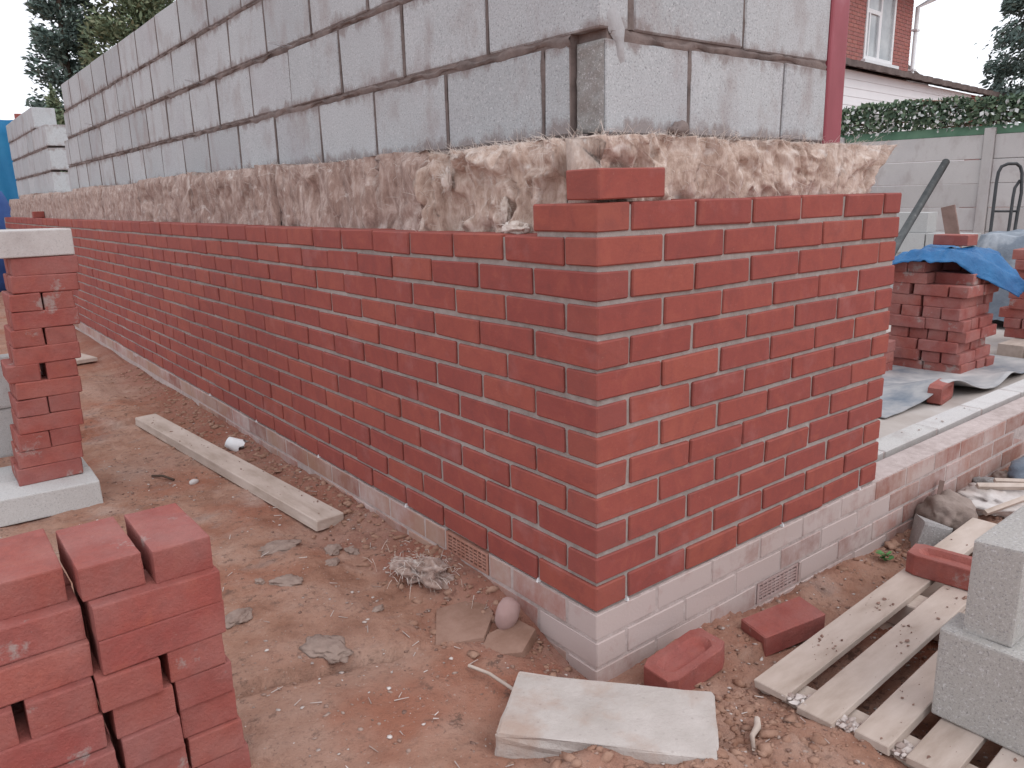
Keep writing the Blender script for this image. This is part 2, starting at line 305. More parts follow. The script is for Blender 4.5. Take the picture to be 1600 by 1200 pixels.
class MB:
    def __init__(s): s.v = []; s.f = []
    def box(s, x0, x1, y0, y1, z0, z1):
        n = len(s.v); s.v += [(x, y, z) for z in (z0, z1) for y in (y0, y1) for x in (x0, x1)]
        s.f += [(n, n+2, n+3, n+1), (n+4, n+5, n+7, n+6), (n, n+1, n+5, n+4), (n+2, n+6, n+7, n+3), (n, n+4, n+6, n+2), (n+1, n+3, n+7, n+5)]; return s
    def add(s, v, fc):
        n = len(s.v); s.v += [tuple(p) for p in v]; s.f += [tuple(i+n for i in q) for q in fc]; return s
    def tube(s, pts, rad, k=6, cap=True):
        pts = [Vector(p) for p in pts]; n0 = len(s.v); up = Vector((0.13, 0.21, 0.97))
        for i, p in enumerate(pts):
            t = (pts[min(i+1, len(pts)-1)]-pts[max(i-1, 0)]).normalized()
            if abs(t.dot(up)) > 0.97: up = Vector((1, 0.1, 0))
            a = t.cross(up).normalized(); b = t.cross(a)
            r = rad[i] if isinstance(rad, (list, tuple)) else rad
            s.v += [tuple(p+r*(math.cos(2*math.pi*j/k)*a+math.sin(2*math.pi*j/k)*b)) for j in range(k)]
        for i in range(len(pts)-1):
            for j in range(k):
                a0, a1 = n0+i*k+j, n0+i*k+(j+1) % k; s.f.append((a0, a1, a1+k, a0+k))
        if cap: s.f += [tuple(n0+j for j in range(k)), tuple(n0+(len(pts)-1)*k+j for j in range(k))[::-1]]
        return s
    def mesh(s, name, mat, smooth=False): return meshdata(name, s.v, s.f, mat, smooth)
    def build(s, name, mat, parent=None, smooth=False): return obj(name, s.mesh(name, mat, smooth), parent)
def bbox_mesh(name, sx, sy, sz, b, mat, jit=0.0, seg=1, rough=0.0, cuts=0, seed=0):
    """bevelled box centred on its origin, edges a little out of true"""
    rs = random.Random(seed); bm = bmesh.new(); bmesh.ops.create_cube(bm, size=1)
    for v in bm.verts: v.co = Vector((v.co.x*sx, v.co.y*sy, v.co.z*sz))+Vector([rs.uniform(-jit, jit) for _ in range(3)])
    bmesh.ops.bevel(bm, geom=bm.edges[:], offset=b, segments=seg, profile=0.6, affect='EDGES')
    if cuts: bmesh.ops.subdivide_edges(bm, edges=[e for e in bm.edges if e.calc_length() > b*4], cuts=cuts, use_grid_fill=True)
    if rough:
        for v in bm.verts: v.co += Vector([rs.uniform(-rough, rough) for _ in range(3)])
    me = bpy.data.meshes.new(name); bm.to_mesh(me); bm.free(); me.materials.append(mat); me.update(); return me
def rock_mesh(name, rx, ry, rz, mat, seed=0, sub=2, amp=0.25, fr=1.6):
    bm = bmesh.new(); bmesh.ops.create_icosphere(bm, subdivisions=sub, radius=1)
    co = np.array([v.co[:] for v in bm.verts]); d = 1+amp*fbm(co[:, 0]*fr+seed, co[:, 1]*fr, co[:, 2]*fr, seed, 3)*1.6
    for v, k in zip(bm.verts, d): v.co = Vector((v.co.x*k*rx, v.co.y*k*ry, v.co.z*k*rz))
    me = bpy.data.meshes.new(name); bm.to_mesh(me); bm.free(); me.materials.append(mat)
    me.polygons.foreach_set('use_smooth', [True]*len(me.polygons)); me.update(); return me
BL, BW, BH = 0.215, 0.1025, 0.065
def frog_mesh(name, mat, seed=0):
    """brick with a stadium-shaped frog in its top"""
    rs = random.Random(seed); n = 28; hx, hy, hz = BL/2, BW/2, BH/2
    out, rim, low = [], [], []
    for i in range(n):
        a = 2*math.pi*(i+0.5)/n; c, s_ = math.cos(a), math.sin(a)
        k = min(hx/max(abs(c), 1e-6), hy/max(abs(s_), 1e-6)); out.append((c*k, s_*k))
        def stad(L, w):
            # support point of a stadium in direction of the matching outer point
            px, py = out[-1]; tx = max(-L, min(L, px*0.8)); dx, dy = px-tx, py
            if abs(px) < L: dx = 0
            q = math.hypot(dx, dy) or 1; return (tx+dx/q*w, dy/q*w)
        rim.append(stad(0.055, 0.031)); low.append(stad(0.048, 0.020))
    b = 0.003
    V, F = [], []
    rings = [[(x*0.985, y*0.975, -hz) for x, y in out], [(x, y, -hz+b) for x, y in out], [(x, y, hz-b) for x, y in out],
             [(x*0.985, y*0.97, hz) for x, y in out], [(x, y, hz) for x, y in rim], [((x+lx)/2, (y+ly)/2, hz-0.008) for (x, y), (lx, ly) in zip(rim, low)], [(x, y, hz-0.016) for x, y in low]]
    for r_ in rings: V += [(x+rs.uniform(-.0006, .0006), y+rs.uniform(-.0006, .0006), z) for x, y, z in r_]
    for k in range(len(rings)-1):
        for i in range(n): j = (i+1) % n; F.append((k*n+i, k*n+j, (k+1)*n+j, (k+1)*n+i))
    F.append(tuple(range(n))[::-1]); F.append(tuple((len(rings)-1)*n+i for i in range(n)))
    return meshdata(name, V, F, mat)
ORD = ['top', 'second', 'third', 'fourth', 'fifth', 'sixth', 'seventh', 'eighth', 'ninth', 'tenth', 'eleventh', 'twelfth', 'thirteenth', 'fourteenth', 'fifteenth']

# ================================================================== THE GROUND
def gh(x, y):
    x = np.asarray(x, float); y = np.asarray(y, float)
    h = -0.135+0*x
    right = sst(0.35, -0.02, y)
    h = h-0.068*sst(-0.16, 0.10, x)*right-0.075*sst(0.35, 0.95, x)*right
    right = sst(-0.05, 0.5, x)*right
    # two thin slabs of trodden screed with an edge
    e1 = (y-(0.455-(x+0.741)*0.246)); h = h+0.022*sst(-0.004, 0.006, e1+0.012*fbm(x*14, y*14, seed=3))*sst(-0.22, -0.36, x)*sst(1.9, 1.0, y)
    h = h-0.016*np.exp(-((e1+0.012*fbm(x*14, y*14, seed=3)+.006)/.007)**2)*sst(-.30, -.40, x)*(y < .8)
    e2 = (y-(3.05+(x+0.583)*0.277)); h = h+0.022*sst(-0.006, 0.010, e2+0.015*fbm(x*9, y*9, seed=5))*sst(-0.20, -0.34, x)*sst(4.8, 4.0, y)
    # soil banked against the side wall and the corner
    wall = np.exp(-(np.minimum(x, 0)/0.10)**2)*(x < 0.06)*(y > -0.2)
    h = h+wall*(0.030+0.03*fbm(x*5, y*2.2, seed=8))*sst(0.05, 0.5, y)
    h = h+0.035*np.exp(-((x+0.03)/0.12)**2-((y-0.62)/0.2)**2)
    h = h-0.02*np.exp(-((x+0.05)/0.1)**2-((y-0.12)/0.15)**2)
    # broken soil in front
    h = h+0.060*np.exp(-((x+0.30)/0.11)**2-((y+0.27)/0.06)**2)+0.045*np.exp(-((x+0.06)/0.10)**2-((y+0.41)/0.06)**2)
    h = h+0.050*np.exp(-((x-0.16)/0.13)**2-((y+0.46)/0.14)**2)+0.03*np.exp(-((x-0.10)/0.07)**2-((y+0.27)/0.05)**2)
    h = h-0.035*np.exp(-((x+0.32)/0.08)**2-((y+0.02)/0.10)**2)
    h = h+0.035*np.exp(-((x-1.0)/0.3)**2-((y+0.02)/0.07)**2)
    h = h+0.06*np.exp(-((x-2.4)/0.5)**2-((y+0.15)/0.2)**2)
    n = 0.016*fbm(x*3, y*3, seed=1, o=3)+0.010*fbm(x*11, y*11, seed=2, o=4)
    rgh = 0.6+1.4*np.clip(fbm(x*1.6+3, y*1.6, seed=9, o=3)*1.8+0.25, 0, 1)+0.9*right
    n2 = 0.0085*rgh*np.abs(fbm(x*34, y*34, seed=4, o=4))+0.0036*rgh*fbm(x*80, y*80, seed=6, o=2)
    h = h+n+n2
    h = np.where((x > 0.04) & (y > 0.04), -0.34, h)
    h = np.where((x > 0.15) & (y < -0.15) & (x < 1.7) & (y > -1.6), np.minimum(h, np.where(x < 0.36, -0.178, -0.25+0.02*fbm(x*9, y*9, seed=7))), h)
    far = sst(12, 40, np.hypot(x, y)); return h*(1-far)+far*(-0.25)
def axis(lo, hi, d, far):
    c = list(np.arange(lo, hi, d)); s_ = d; p = hi
    while p < far: c.append(p); s_ *= 1.22; p += s_
    s_ = d; p = lo-d; pre = []
    while p > -far: pre.append(p); s_ *= 1.22; p -= s_
    return np.array(pre[::-1]+c)
gx = axis(-1.25, 1.9, 0.0095, 400); gy = axis(-0.85, 3.6, 0.011, 400)
X_, Y_ = np.meshgrid(gx, gy); Z_ = gh(X_, Y_)
nx, ny = len(gx), len(gy)
me = bpy.data.meshes.new('ground'); me.vertices.add(nx*ny)
me.vertices.foreach_set('co', np.stack([X_, Y_, Z_], -1).astype(np.float32).ravel())
i = np.arange((nx-1)*(ny-1)); a = (i//(nx-1))*nx+i % (nx-1)
q = np.stack([a, a+1, a+nx+1, a+nx], -1).astype(np.int32)
me.loops.add(q.size); me.loops.foreach_set('vertex_index', q.ravel()); me.polygons.add(len(q))
me.polygons.foreach_set('loop_start', np.arange(0, q.size, 4, dtype=np.int32)); me.polygons.foreach_set('loop_total', np.full(len(q), 4, np.int32))
me.polygons.foreach_set('use_smooth', np.ones(len(q), bool)); me.update(); me.validate(); me.materials.append(M['ground'])
tag(obj('ground', me), kind='structure')
gz = lambda x, y: float(gh(np.array([x]), np.array([y]))[0])
fl = MB().box(0.31, 8.8, 0.262, 10.4, -0.34, -0.10).build('concrete_floor', M['floor']); tag(fl, kind='structure')

# ================================================================== BRICK WALL
wall = empty('brick_wall', (0, 0, 0), 'long new red brick wall turning a corner, unfinished at the top', 'brick wall')
stretch = [bbox_mesh('brick', BL-.0008, BW-.001, BH-.002, 0.0032, M['brick'], 0.0016, 1, 0.0007, seed=k) for k in range(14)]
half = [bbox_mesh('brick', BW-.002, BW-.001, BH-.0025, 0.0035, M['brick'], 0.0011, 1, 0.0004, seed=40+k) for k in range(4)]
far_list, near_list = [], []
def wb(cx, cy, cz, rz, hf=False):
    dd = (Vector((cx, cy, cz))-CAM).length; near_list.append((dd, cx, cy, cz, rz, hf))
LEFT_END = 11.1
for k in range(13):
    z = 0.075*k+BH/2; odd = (k % 2 == 0)
    if odd:
        wb(BW/2, BL/2, z, 90); ys = 0.225; xs = BW+0.010
    else:
        wb(BL/2, BW/2, z, 0); ys = BW+0.010; xs = 0.225
    if k < 12:
        while ys+BL < LEFT_END: wb(BW/2, ys+BL/2, z, 90); ys += 0.225
    while xs+BL < 1.345: wb(xs+BL/2, BW/2, z, 0); xs += 0.225
    if odd: wb(1.34-BW/2, BW/2, z, 0, True)
near_list.sort(key=lambda t: t[0])
rs = random.Random(3)
for n, (dd, cx, cy, cz, rz, hf) in enumerate(near_list):
    jx, jy, jz = rs.gauss(0, .0009), rs.gauss(0, .0009), rs.gauss(0, .0008)
    rot = (rs.gauss(0, .004), rs.gauss(0, .004), R(rz)+rs.gauss(0, .004)+(math.pi if rs.random() < .5 else 0))
    ml = half if hf else stretch
    if n < 300: obj('brick', rs.choice(ml), wall, (cx+jx, cy+jy, cz+jz), rot)
    else: far_list.append((rs.choice(ml), Matrix.LocRotScale(Vector((cx+jx, cy+jy, cz+jz)), __import__('mathutils').Euler(rot), None)))
mb = MB()
for m_, T in far_list: mb.add([T @ v.co for v in m_.vertices], [tuple(p.vertices) for p in m_.polygons])
tag(mb.build('distant_bricks', M['brick_far'], wall), kind='stuff')
def wavy_core(name, boxes, mat, parent):
    m = MB()
    for b_ in boxes: m.box(*b_)
    return m.build(name, mat, parent)
wavy_core('mortar', [(0.0078, 0.0945, 0.0072, LEFT_END-.01, -0.004, 0.884), (0.0945, 1.3325, 0.0072, 0.0945, -0.004, 0.958), (0.0078, 0.0945, 0.0072, 0.208, 0.884, 0.903)], M['mortar'], wall)
# weep vents in the bottom course
for (x, y) in [(0, .22), (0, .895), (0, 1.57), (0, 2.245), (0, 2.92), (.1075, 0), (.7825, 0), (1.2325, 0)]:
    m = MB(); w = 0.0035
    if x == 0: m.add([(-.003, y-w, -.006), (-.003, y+w, -.006), (.012, y+w, -.006), (.012, y-w, -.006), (-.001, y, .006), (.012, y, .006)], [(0, 1, 4), (1, 2, 5, 4), (2, 3, 5), (3, 0, 4, 5), (0, 3, 2, 1)])
    else: m.add([(x-w, -.003, -.006), (x+w, -.003, -.006), (x+w, .012, -.006), (x-w, .012, -.006), (x, -.001, .006), (x, .012, .006)], [(0, 1, 4), (1, 2, 5, 4), (2, 3, 5), (3, 0, 4, 5), (0, 3, 2, 1)])
    m.build('weep_vent', M['white'], wall)
# two bricks laid dry on top
o = obj('loose_brick', bbox_mesh('loose_brick', BL, BW, BH, 0.003, M['brick'], 0.001, seed=91), None, (0.1065, 0.0475, 0.965+BH/2+0.006), (0.0, R(-1.0), R(0.8)))
tag(o, 'single red brick laid dry on top of the wall corner', 'brick')
o = obj('loose_brick', stretch[2], None, (0.05, 8.35, 0.89+BH/2+0.003), (0, 0, R(86)))
tag(o, 'single red brick lying on the wall top at its far end', 'brick')

# ================================================================== PLINTH AND LOW WALL
pl = empty('brick_plinth', (0, 0, -0.3), 'pale mortar-smeared brick plinth under the red wall, running on as a low wall', 'low wall')
PZ = -0.3
def pbrick(x0, x1, y0, y1, z, mat, seed=0):
    me = bbox_mesh('brick', x1-x0, y1-y0, BH, 0.0022, mat, 0.0012, seed=seed)
    return obj('brick', me, pl, ((x0+x1)/2, (y0+y1)/2, z+BH/2-PZ))
pcache = {}
def pbrick_c(cx, cy, z, rz, key, mat):
    if (key, mat.name) not in pcache: pcache[(key, mat.name)] = [bbox_mesh('brick', BL if key == 's' else BW, BW, BH, 0.0022, mat, 0.0012, seed=200+k) for k in range(5)]
    return obj('brick', rs.choice(pcache[(key, mat.name)]), pl, (cx+rs.gauss(0, .0006), cy+rs.gauss(0, .0006), z+BH/2-PZ), (0, 0, R(rz)))
XE = 4.3
for k in range(5):
    z = -0.075*(k+1); even = (k % 2 == 0); mf, ms, mz = M['plinth_front'], M['plinth_side'], M['plinth_far']
    if even: pbrick_c(BL/2, BW/2, z, 0, 's', mf); ys, xs = BW+.01, .225
    else: pbrick_c(BW/2, BL/2, z, 90, 's', mf); ys, xs = .225, BW+.01
    ymax = 7.6 if k == 0 else (3.0 if k == 1 else 0.7)
    while ys < ymax:
        if k == 0 and ys < .4425 < ys+.225: pbrick(0, BW, ys, .4325, z, ms, 5)
        elif k == 0 and ys < .6575 < ys+.225: pbrick(0, BW, .6675, ys+BL, z, ms, 6)
        else: pbrick_c(BW/2, ys+BL/2, z, 90, 's', ms)
        ys += .225
    while xs < XE:
        mm = mf if xs < 1.25 else mz
        if k == 2 and xs < .67 < xs+.225: pbrick(xs, .66, 0, BW, z, mm, 7)
        elif k == 2 and xs < .885 < xs+.225: pbrick(.895, xs+BL, 0, BW, z, mm, 8)
        else: pbrick_c(xs+BL/2, BW/2, z, 0, 's', mm)
        xs += .225
m = MB(); e = .0022
for (z0, z1) in [(-.38, -.0775), (-.0775, -.006)]:
    segs = [(.0977, 7.6)] if z1 < -.05 else [(.0977, .4385), (.6615, 7.6)]
    for y0, y1 in segs: m.box(e, .0977, y0, y1, z0, z1)
for (z0, z1, sg) in [(-.38, -.2275, [(e, XE-e)]), (-.2275, -.1575, [(e, .666), (.889, XE-e)]), (-.1575, -.006, [(e, XE-e)])]:
    for x0, x1 in sg: m.box(x0, x1, e, .0977, z0, z1)
o = m.build('mortar', M['mortar_plinth'], pl); o.location.z = -PZ
tail = MB()
tail.box(.0, BW, 7.6, LEFT_END, -.3, -.008)
o = tail.build('far_plinth_end', M['plinth_side'], pl); o.location.z = -PZ
def air_brick(loc, rz, mat, cols):
    m = MB(); L, H, d = .215, .065, .028
    m.box(0, L, 0, d, 0, .007); m.box(0, L, 0, d, H-.007, H); m.box(0, .010, 0, d, .007, H-.007); m.box(L-.010, L, 0, d, .007, H-.007)
    for k in range(1, cols): x = .010+(L-.02)*k/cols; m.box(x-.003, x+.003, .002, d-.002, .007, H-.007)
    for k in range(1, 5): zz = .007+(H-.014)*k/5; m.box(.010, L-.010, .0005, d-.004, zz-.0022, zz+.0022)
    o = m.build('air_brick', mat, pl); o.location = (loc[0], loc[1], loc[2]-PZ); o.rotation_euler = (0, 0, R(rz))
    tag(o, 'terracotta air brick with a grid of small slots'); return o
M['terracotta'] = simple('terracotta_vent', [(0.3, (0.34, 0.155, 0.11)), (0.7, (0.45, 0.25, 0.20))], 20, 0.85, 0.15, 0.3)
M['terracotta_pale'] = simple('limewashed_vent', [(0.3, (0.36, 0.23, 0.21)), (0.7, (0.50, 0.40, 0.385))], 14, 0.85, 0.15, 0.3)
air_brick((0.0005, .6575, -.0755), -90, M['terracotta'], 9)
air_brick((.67, 0.0005, -.2255), 0, M['terracotta_pale'], 9)
# inner leaf of the low wall
il = empty('low_block_wall', (1.0, .19, -.3), 'low row of dusty concrete blocks behind the pale low wall', 'low wall')
for k in range(7):
    x0 = 1.25+k*.45
    obj('concrete_block', bbox_mesh('concrete_block', .44, .10, .215, .004, M['block_dirty'], .002, seed=300+k), il, (x0+.22-1.0, .195-.19, -.120+.3))
m = MB().box(.255, 3.4, -.042, .052, .0, .284); m.build('mortar', M['mortar_plinth'], il)

# ================================================================== BLOCK WALL
bw = empty('block_wall', (.25, .25, -.1), 'grey concrete block inner wall rising behind the insulation', 'block wall')
bcache = {}
def cblock(x0, x1, y0, y1, z0, z1, mat=None, parent=bw, org=(.25, .25, -.1), seed=None, b=.004, jit=.002):
    mat = mat or M['block']; key = (round(x1-x0, 2), round(y1-y0, 2), round(z1-z0, 3), mat.name)
    if seed is not None or key not in bcache:
        me_ = bbox_mesh('concrete_block', x1-x0, y1-y0, z1-z0, b, mat, jit, 1, .0004, seed=seed if seed is not None else len(bcache)+500)
        if seed is None: bcache[key] = [me_, bbox_mesh('concrete_block', x1-x0, y1-y0, z1-z0, b, mat, jit, 1, .0004, seed=len(bcache)+700)]
    else: me_ = rs.choice(bcache[key])
    if seed is None: me_ = rs.choice(bcache[key])
    return obj('concrete_block', me_, parent, ((x0+x1)/2-org[0]+rs.gauss(0, .0012), (y0+y1)/2-org[1]+rs.gauss(0, .0012), (z0+z1)/2-org[2]), (0, 0, rs.gauss(0, .003)))
ROWS = [(1.128, 1.345), (1.366, 1.583), (1.603, 1.812), (1.826, 2.040)]
JL = [[.406, .857, 1.301, 1.745, 2.197, 2.655, 3.11, 3.555, 4.005, 4.45, 4.89, 5.35, 5.83, 6.32, 6.77, 7.22],
      [.195, .639, 1.092, 1.538, 1.99, 2.43, 2.897, 3.335, 3.80, 4.253, 4.706, 5.14, 5.617, 6.055, 6.535, 6.985, 7.18],
      [.41, .86, 1.31, 1.76, 2.209, 2.655, 3.139, 3.583, 4.038, 4.492, 4.933, 5.386, 5.866, 6.308, 6.779, 7.02],
      [.195, .64, 1.09, 1.54, 1.995, 2.456, 2.907, 3.371, 3.816, 4.286, 4.74, 5.185, 5.634, 6.129, 6.565, 6.925]]
g_ = .006
for k, (z0, z1) in enumerate(ROWS):
    j = JL[k]
    for a0, a1 in zip(j[:-1], j[1:]): cblock(.2, .3, a0+g_, a1-g_, z0, z1)
# courses whose front run reaches the corner
for k in (0, 2):
    z0, z1 = ROWS[k]
    cblock(.2, .3, .310, .398, z0, z1)
    o = cblock(.222, .530, .2, .3, z0, z1, M['block'], seed=1200+k, jit=.003)
    bm = bmesh.new()      # the snapped, rough end of that block
    nzr, nyr = 26, 12; vs = []
    for iz in range(nzr+1):
        for iy in range(nyr+1):
            yy = .203+(.298-.203)*iy/nyr; zz = z0+.003+(z1-z0-.006)*iz/nzr
            edge = min(iy, nyr-iy, iz, nzr-iz) == 0
            dx = 0 if edge else .006+.011*float(fbm(np.array([yy*40]), np.array([zz*40]), seed=21+k)[0])
            vs.append((.221-dx, yy, zz))
    fc = [(iz*(nyr+1)+iy, iz*(nyr+1)+iy+1, (iz+1)*(nyr+1)+iy+1, (iz+1)*(nyr+1)+iy) for iz in range(nzr) for iy in range(nyr)]
    bm.free()
    o2 = obj('broken_end', meshdata('broken_end', vs, [t[::-1] for t in fc], M['block_rough'], True), bw, (-.25, -.25, .1))
    o2['label'] = 'rough snapped end of the corner block'
    for x0, x1 in [(.542, .960), (.968, 1.198)]: cblock(x0, x1, .2, .3, z0, z1)
for k in (1, 3):
    z0, z1 = ROWS[k]
    for x0, x1 in [(.320, .750), (.763, 1.198)]: cblock(x0, x1, .2, .3, z0, z1)
m = MB(); c0, c1 = .2055, .2945
m.box(c0, c1, .304, 7.16, -.1, 1.355); m.box(c0, c1, .304, 7.0, 1.355, 1.818); m.box(c0, c1, .304, 6.92, 1.818, 2.034); m.box(.232, c1, c0, .304, -.1, 2.034)
m.box(c1, 1.194, c0, c1, -.1, 2.034)
o = m.build('mortar', M['mortar_block'], bw); o.location = (-.25, -.25, .1)
# ragged bed mortar hanging out of the joints
def ragged(side, a0, a1, zc, th, sd, parent, org):
    n = max(4, int((a1-a0)/.014)); t = np.linspace(a0, a1, n)
    up = zc+th*(.5+1.3*fbm(t*16, t*0+sd, seed=sd)); dn = zc-th*(.6+2.2*np.clip(fbm(t*12+5, t*0+sd, seed=sd+1)+.12, -.2, 1))
    pr = .002+.005*np.clip(fbm(t*9, t*0+9, seed=sd+2)+.25, 0, 1)
    v = []; fc = []
    for i in range(n):
        for (zz, d) in ((up[i], -.004), ((up[i]*.6+dn[i]*.4), pr[i]), (dn[i], -.004)):
            v.append((.2-d, t[i], zz) if side == 'L' else (t[i], .2-d, zz))
    for i in range(n-1):
        for j in (0, 1): fc.append((i*3+j, i*3+j+1, i*3+j+4, i*3+j+3) if side == 'L' else (i*3+j, i*3+j+3, i*3+j+4, i*3+j+1))
    o = obj('bed_mortar', meshdata('bed_mortar', v, fc, M['mortar_block'], True), parent, tuple(-q for q in org)); return o
for q, zc in enumerate((1.3555, 1.593, 1.819)):
    ragged('L', .30 if q == 0 else .21, 7.15 if q == 0 else 6.95, zc, .0125, 31+q*5, bw, (.25, .25, -.1))
    ragged('F', .24, 1.19, zc, .0115, 61+q*5, bw, (.25, .25, -.1))
ragged('L', .24, 7.1, 1.122, .012, 95, bw, (.25, .25, -.1))
# vertical mortar runs in the perpends, coloured dark for the shade of open gaps
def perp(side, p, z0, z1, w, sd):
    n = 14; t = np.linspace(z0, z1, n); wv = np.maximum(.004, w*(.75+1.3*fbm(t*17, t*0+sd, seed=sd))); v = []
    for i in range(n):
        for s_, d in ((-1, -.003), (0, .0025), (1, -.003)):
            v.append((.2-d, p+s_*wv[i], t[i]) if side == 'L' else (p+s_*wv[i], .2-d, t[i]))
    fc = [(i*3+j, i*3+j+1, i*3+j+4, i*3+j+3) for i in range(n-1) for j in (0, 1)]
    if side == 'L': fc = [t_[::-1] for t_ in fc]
    obj('perpend_mortar_shade', meshdata('perpend_mortar_shade', v, fc, M['perp'], True), bw, (-.25, -.25, .1))
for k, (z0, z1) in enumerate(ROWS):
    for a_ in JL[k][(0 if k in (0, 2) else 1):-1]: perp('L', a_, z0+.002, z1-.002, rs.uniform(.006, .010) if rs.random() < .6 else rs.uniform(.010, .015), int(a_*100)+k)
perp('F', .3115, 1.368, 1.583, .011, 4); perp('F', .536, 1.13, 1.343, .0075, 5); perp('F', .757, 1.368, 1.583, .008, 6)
# smear over the corner joint and a blob in the bed
def smear(name, pts, side, mat, parent, org, th=.006):
    c = np.mean(pts, 0); v = []; n = len(pts)
    for s_, d in ((1, -.003), (.72, th)):
        for p in pts: q = c+(np.array(p)-c)*s_; v.append((q[0], .2-d, q[1]) if side == 'F' else (.2-d, q[0], q[1]))
    v.append((c[0], .2-th*1.2, c[1]) if side == 'F' else (.2-th*1.2, c[0], c[1]))
    fc = [(i, (i+1) % n, n+(i+1) % n, n+i) for i in range(n)]+[(n+i, n+(i+1) % n, 2*n) for i in range(n)]
    o = obj(name, meshdata(name, v, fc, mat, True), parent, tuple(-q for q in org)); return o
M['mortar_light'] = mortar_mat('dry_mortar_smear', (0.33, 0.325, 0.335), (0.42, 0.42, 0.43), 20)
smear('mortar_smear', [(.222, 1.40), (.25, 1.43), (.275, 1.40), (.292, 1.37), (.288, 1.335), (.292, 1.29), (.275, 1.283), (.265, 1.30), (.258, 1.335), (.235, 1.36)], 'F', M['mortar_light'], bw, (.25, .25, -.1), .0035)
o = obj('mortar_blob', rock_mesh('mortar_blob', .032, .02, .026, M['mortar_block'], 3, 3, .5), bw, (.485-.25, .197-.25, 1.140+.1))
for p, q, zz in [((.2, 1.95), (.09, 1.90), 1.593), ((.2, 4.6), (.09, 4.5), 1.593), ((.2, 5.6), (.08, 5.5), 1.593), ((.2, 3.1), (.09, 3.02), 1.593), ((.2, 6.5), (.08, 6.4), 1.593)]:
    m = MB().tube([(p[0]-.25, p[1]-.25, zz+.1), (q[0]-.25, q[1]-.25, zz+.098), (q[0]-.245, q[1]-.22, zz+.1), (p[0]-.25, p[1]-.19, zz+.102)], .0015, 5)
    m.build('wall_tie', M['wire'], bw)

# far pier beyond the opening
fw = empty('block_pier', (.25, 8.1, -.1), 'far pale block pier beyond the opening, stepped at its near end', 'block wall')
FR = [[8.10, 8.55, 9.0, 9.45, 9.9, 10.35, 11.0], [8.10, 8.33, 8.78, 9.23, 9.68, 10.13, 10.58, 11.02], [8.12, 8.57, 9.02, 9.47, 9.92, 10.37, 11.05], [8.78, 9.23, 9.68, 10.13, 10.58, 11.05]]
for k, (z0, z1) in enumerate(ROWS):
    for n, (a0, a1) in enumerate(zip(FR[k][:-1], FR[k][1:])):
        cblock(.2, .3 if n else .42, a0+g_, a1-g_, z0, z1, M['block'], fw, (.25, 8.1, -.1))
m = MB().box(c0, c1, 8.20, 10.98, -.1, 1.81).box(c0, c1, 8.88, 11.0, 1.81, 2.03); o = m.build('mortar', M['mortar_block'], fw); o.location = (-.25, -8.1, .1)
for q, zc in enumerate((1.3555, 1.593, 1.819)): ragged('L', 8.3 if q < 2 else 8.9, 10.9, zc, .0125, 131+q*5, fw, (.25, 8.1, -.1))
o = obj('loose_brick', stretch[4], None, (.27, 10.25, 2.04+BH/2), (0, 0, R(80))); tag(o, 'single red brick on top of the far block pier', 'brick')

# steel column
m = MB()
cx0, cx1, cy0, cy1 = 1.202, 1.306, .198, .302
m.box(cx0, cx1, cy0, cy1, -.1, 2.35)
me_ = bbox_mesh('steel_column', cx1-cx0, cy1-cy0, 2.45, .012, M['steel_red'], 0, 3)
me_.polygons.foreach_set('use_smooth', [False]*len(me_.polygons))
o = obj('steel_column', me_, None, ((cx0+cx1)/2, (cy0+cy1)/2, 1.125)); tag(o, 'tall red painted steel post at the end of the block wall', 'steel post')

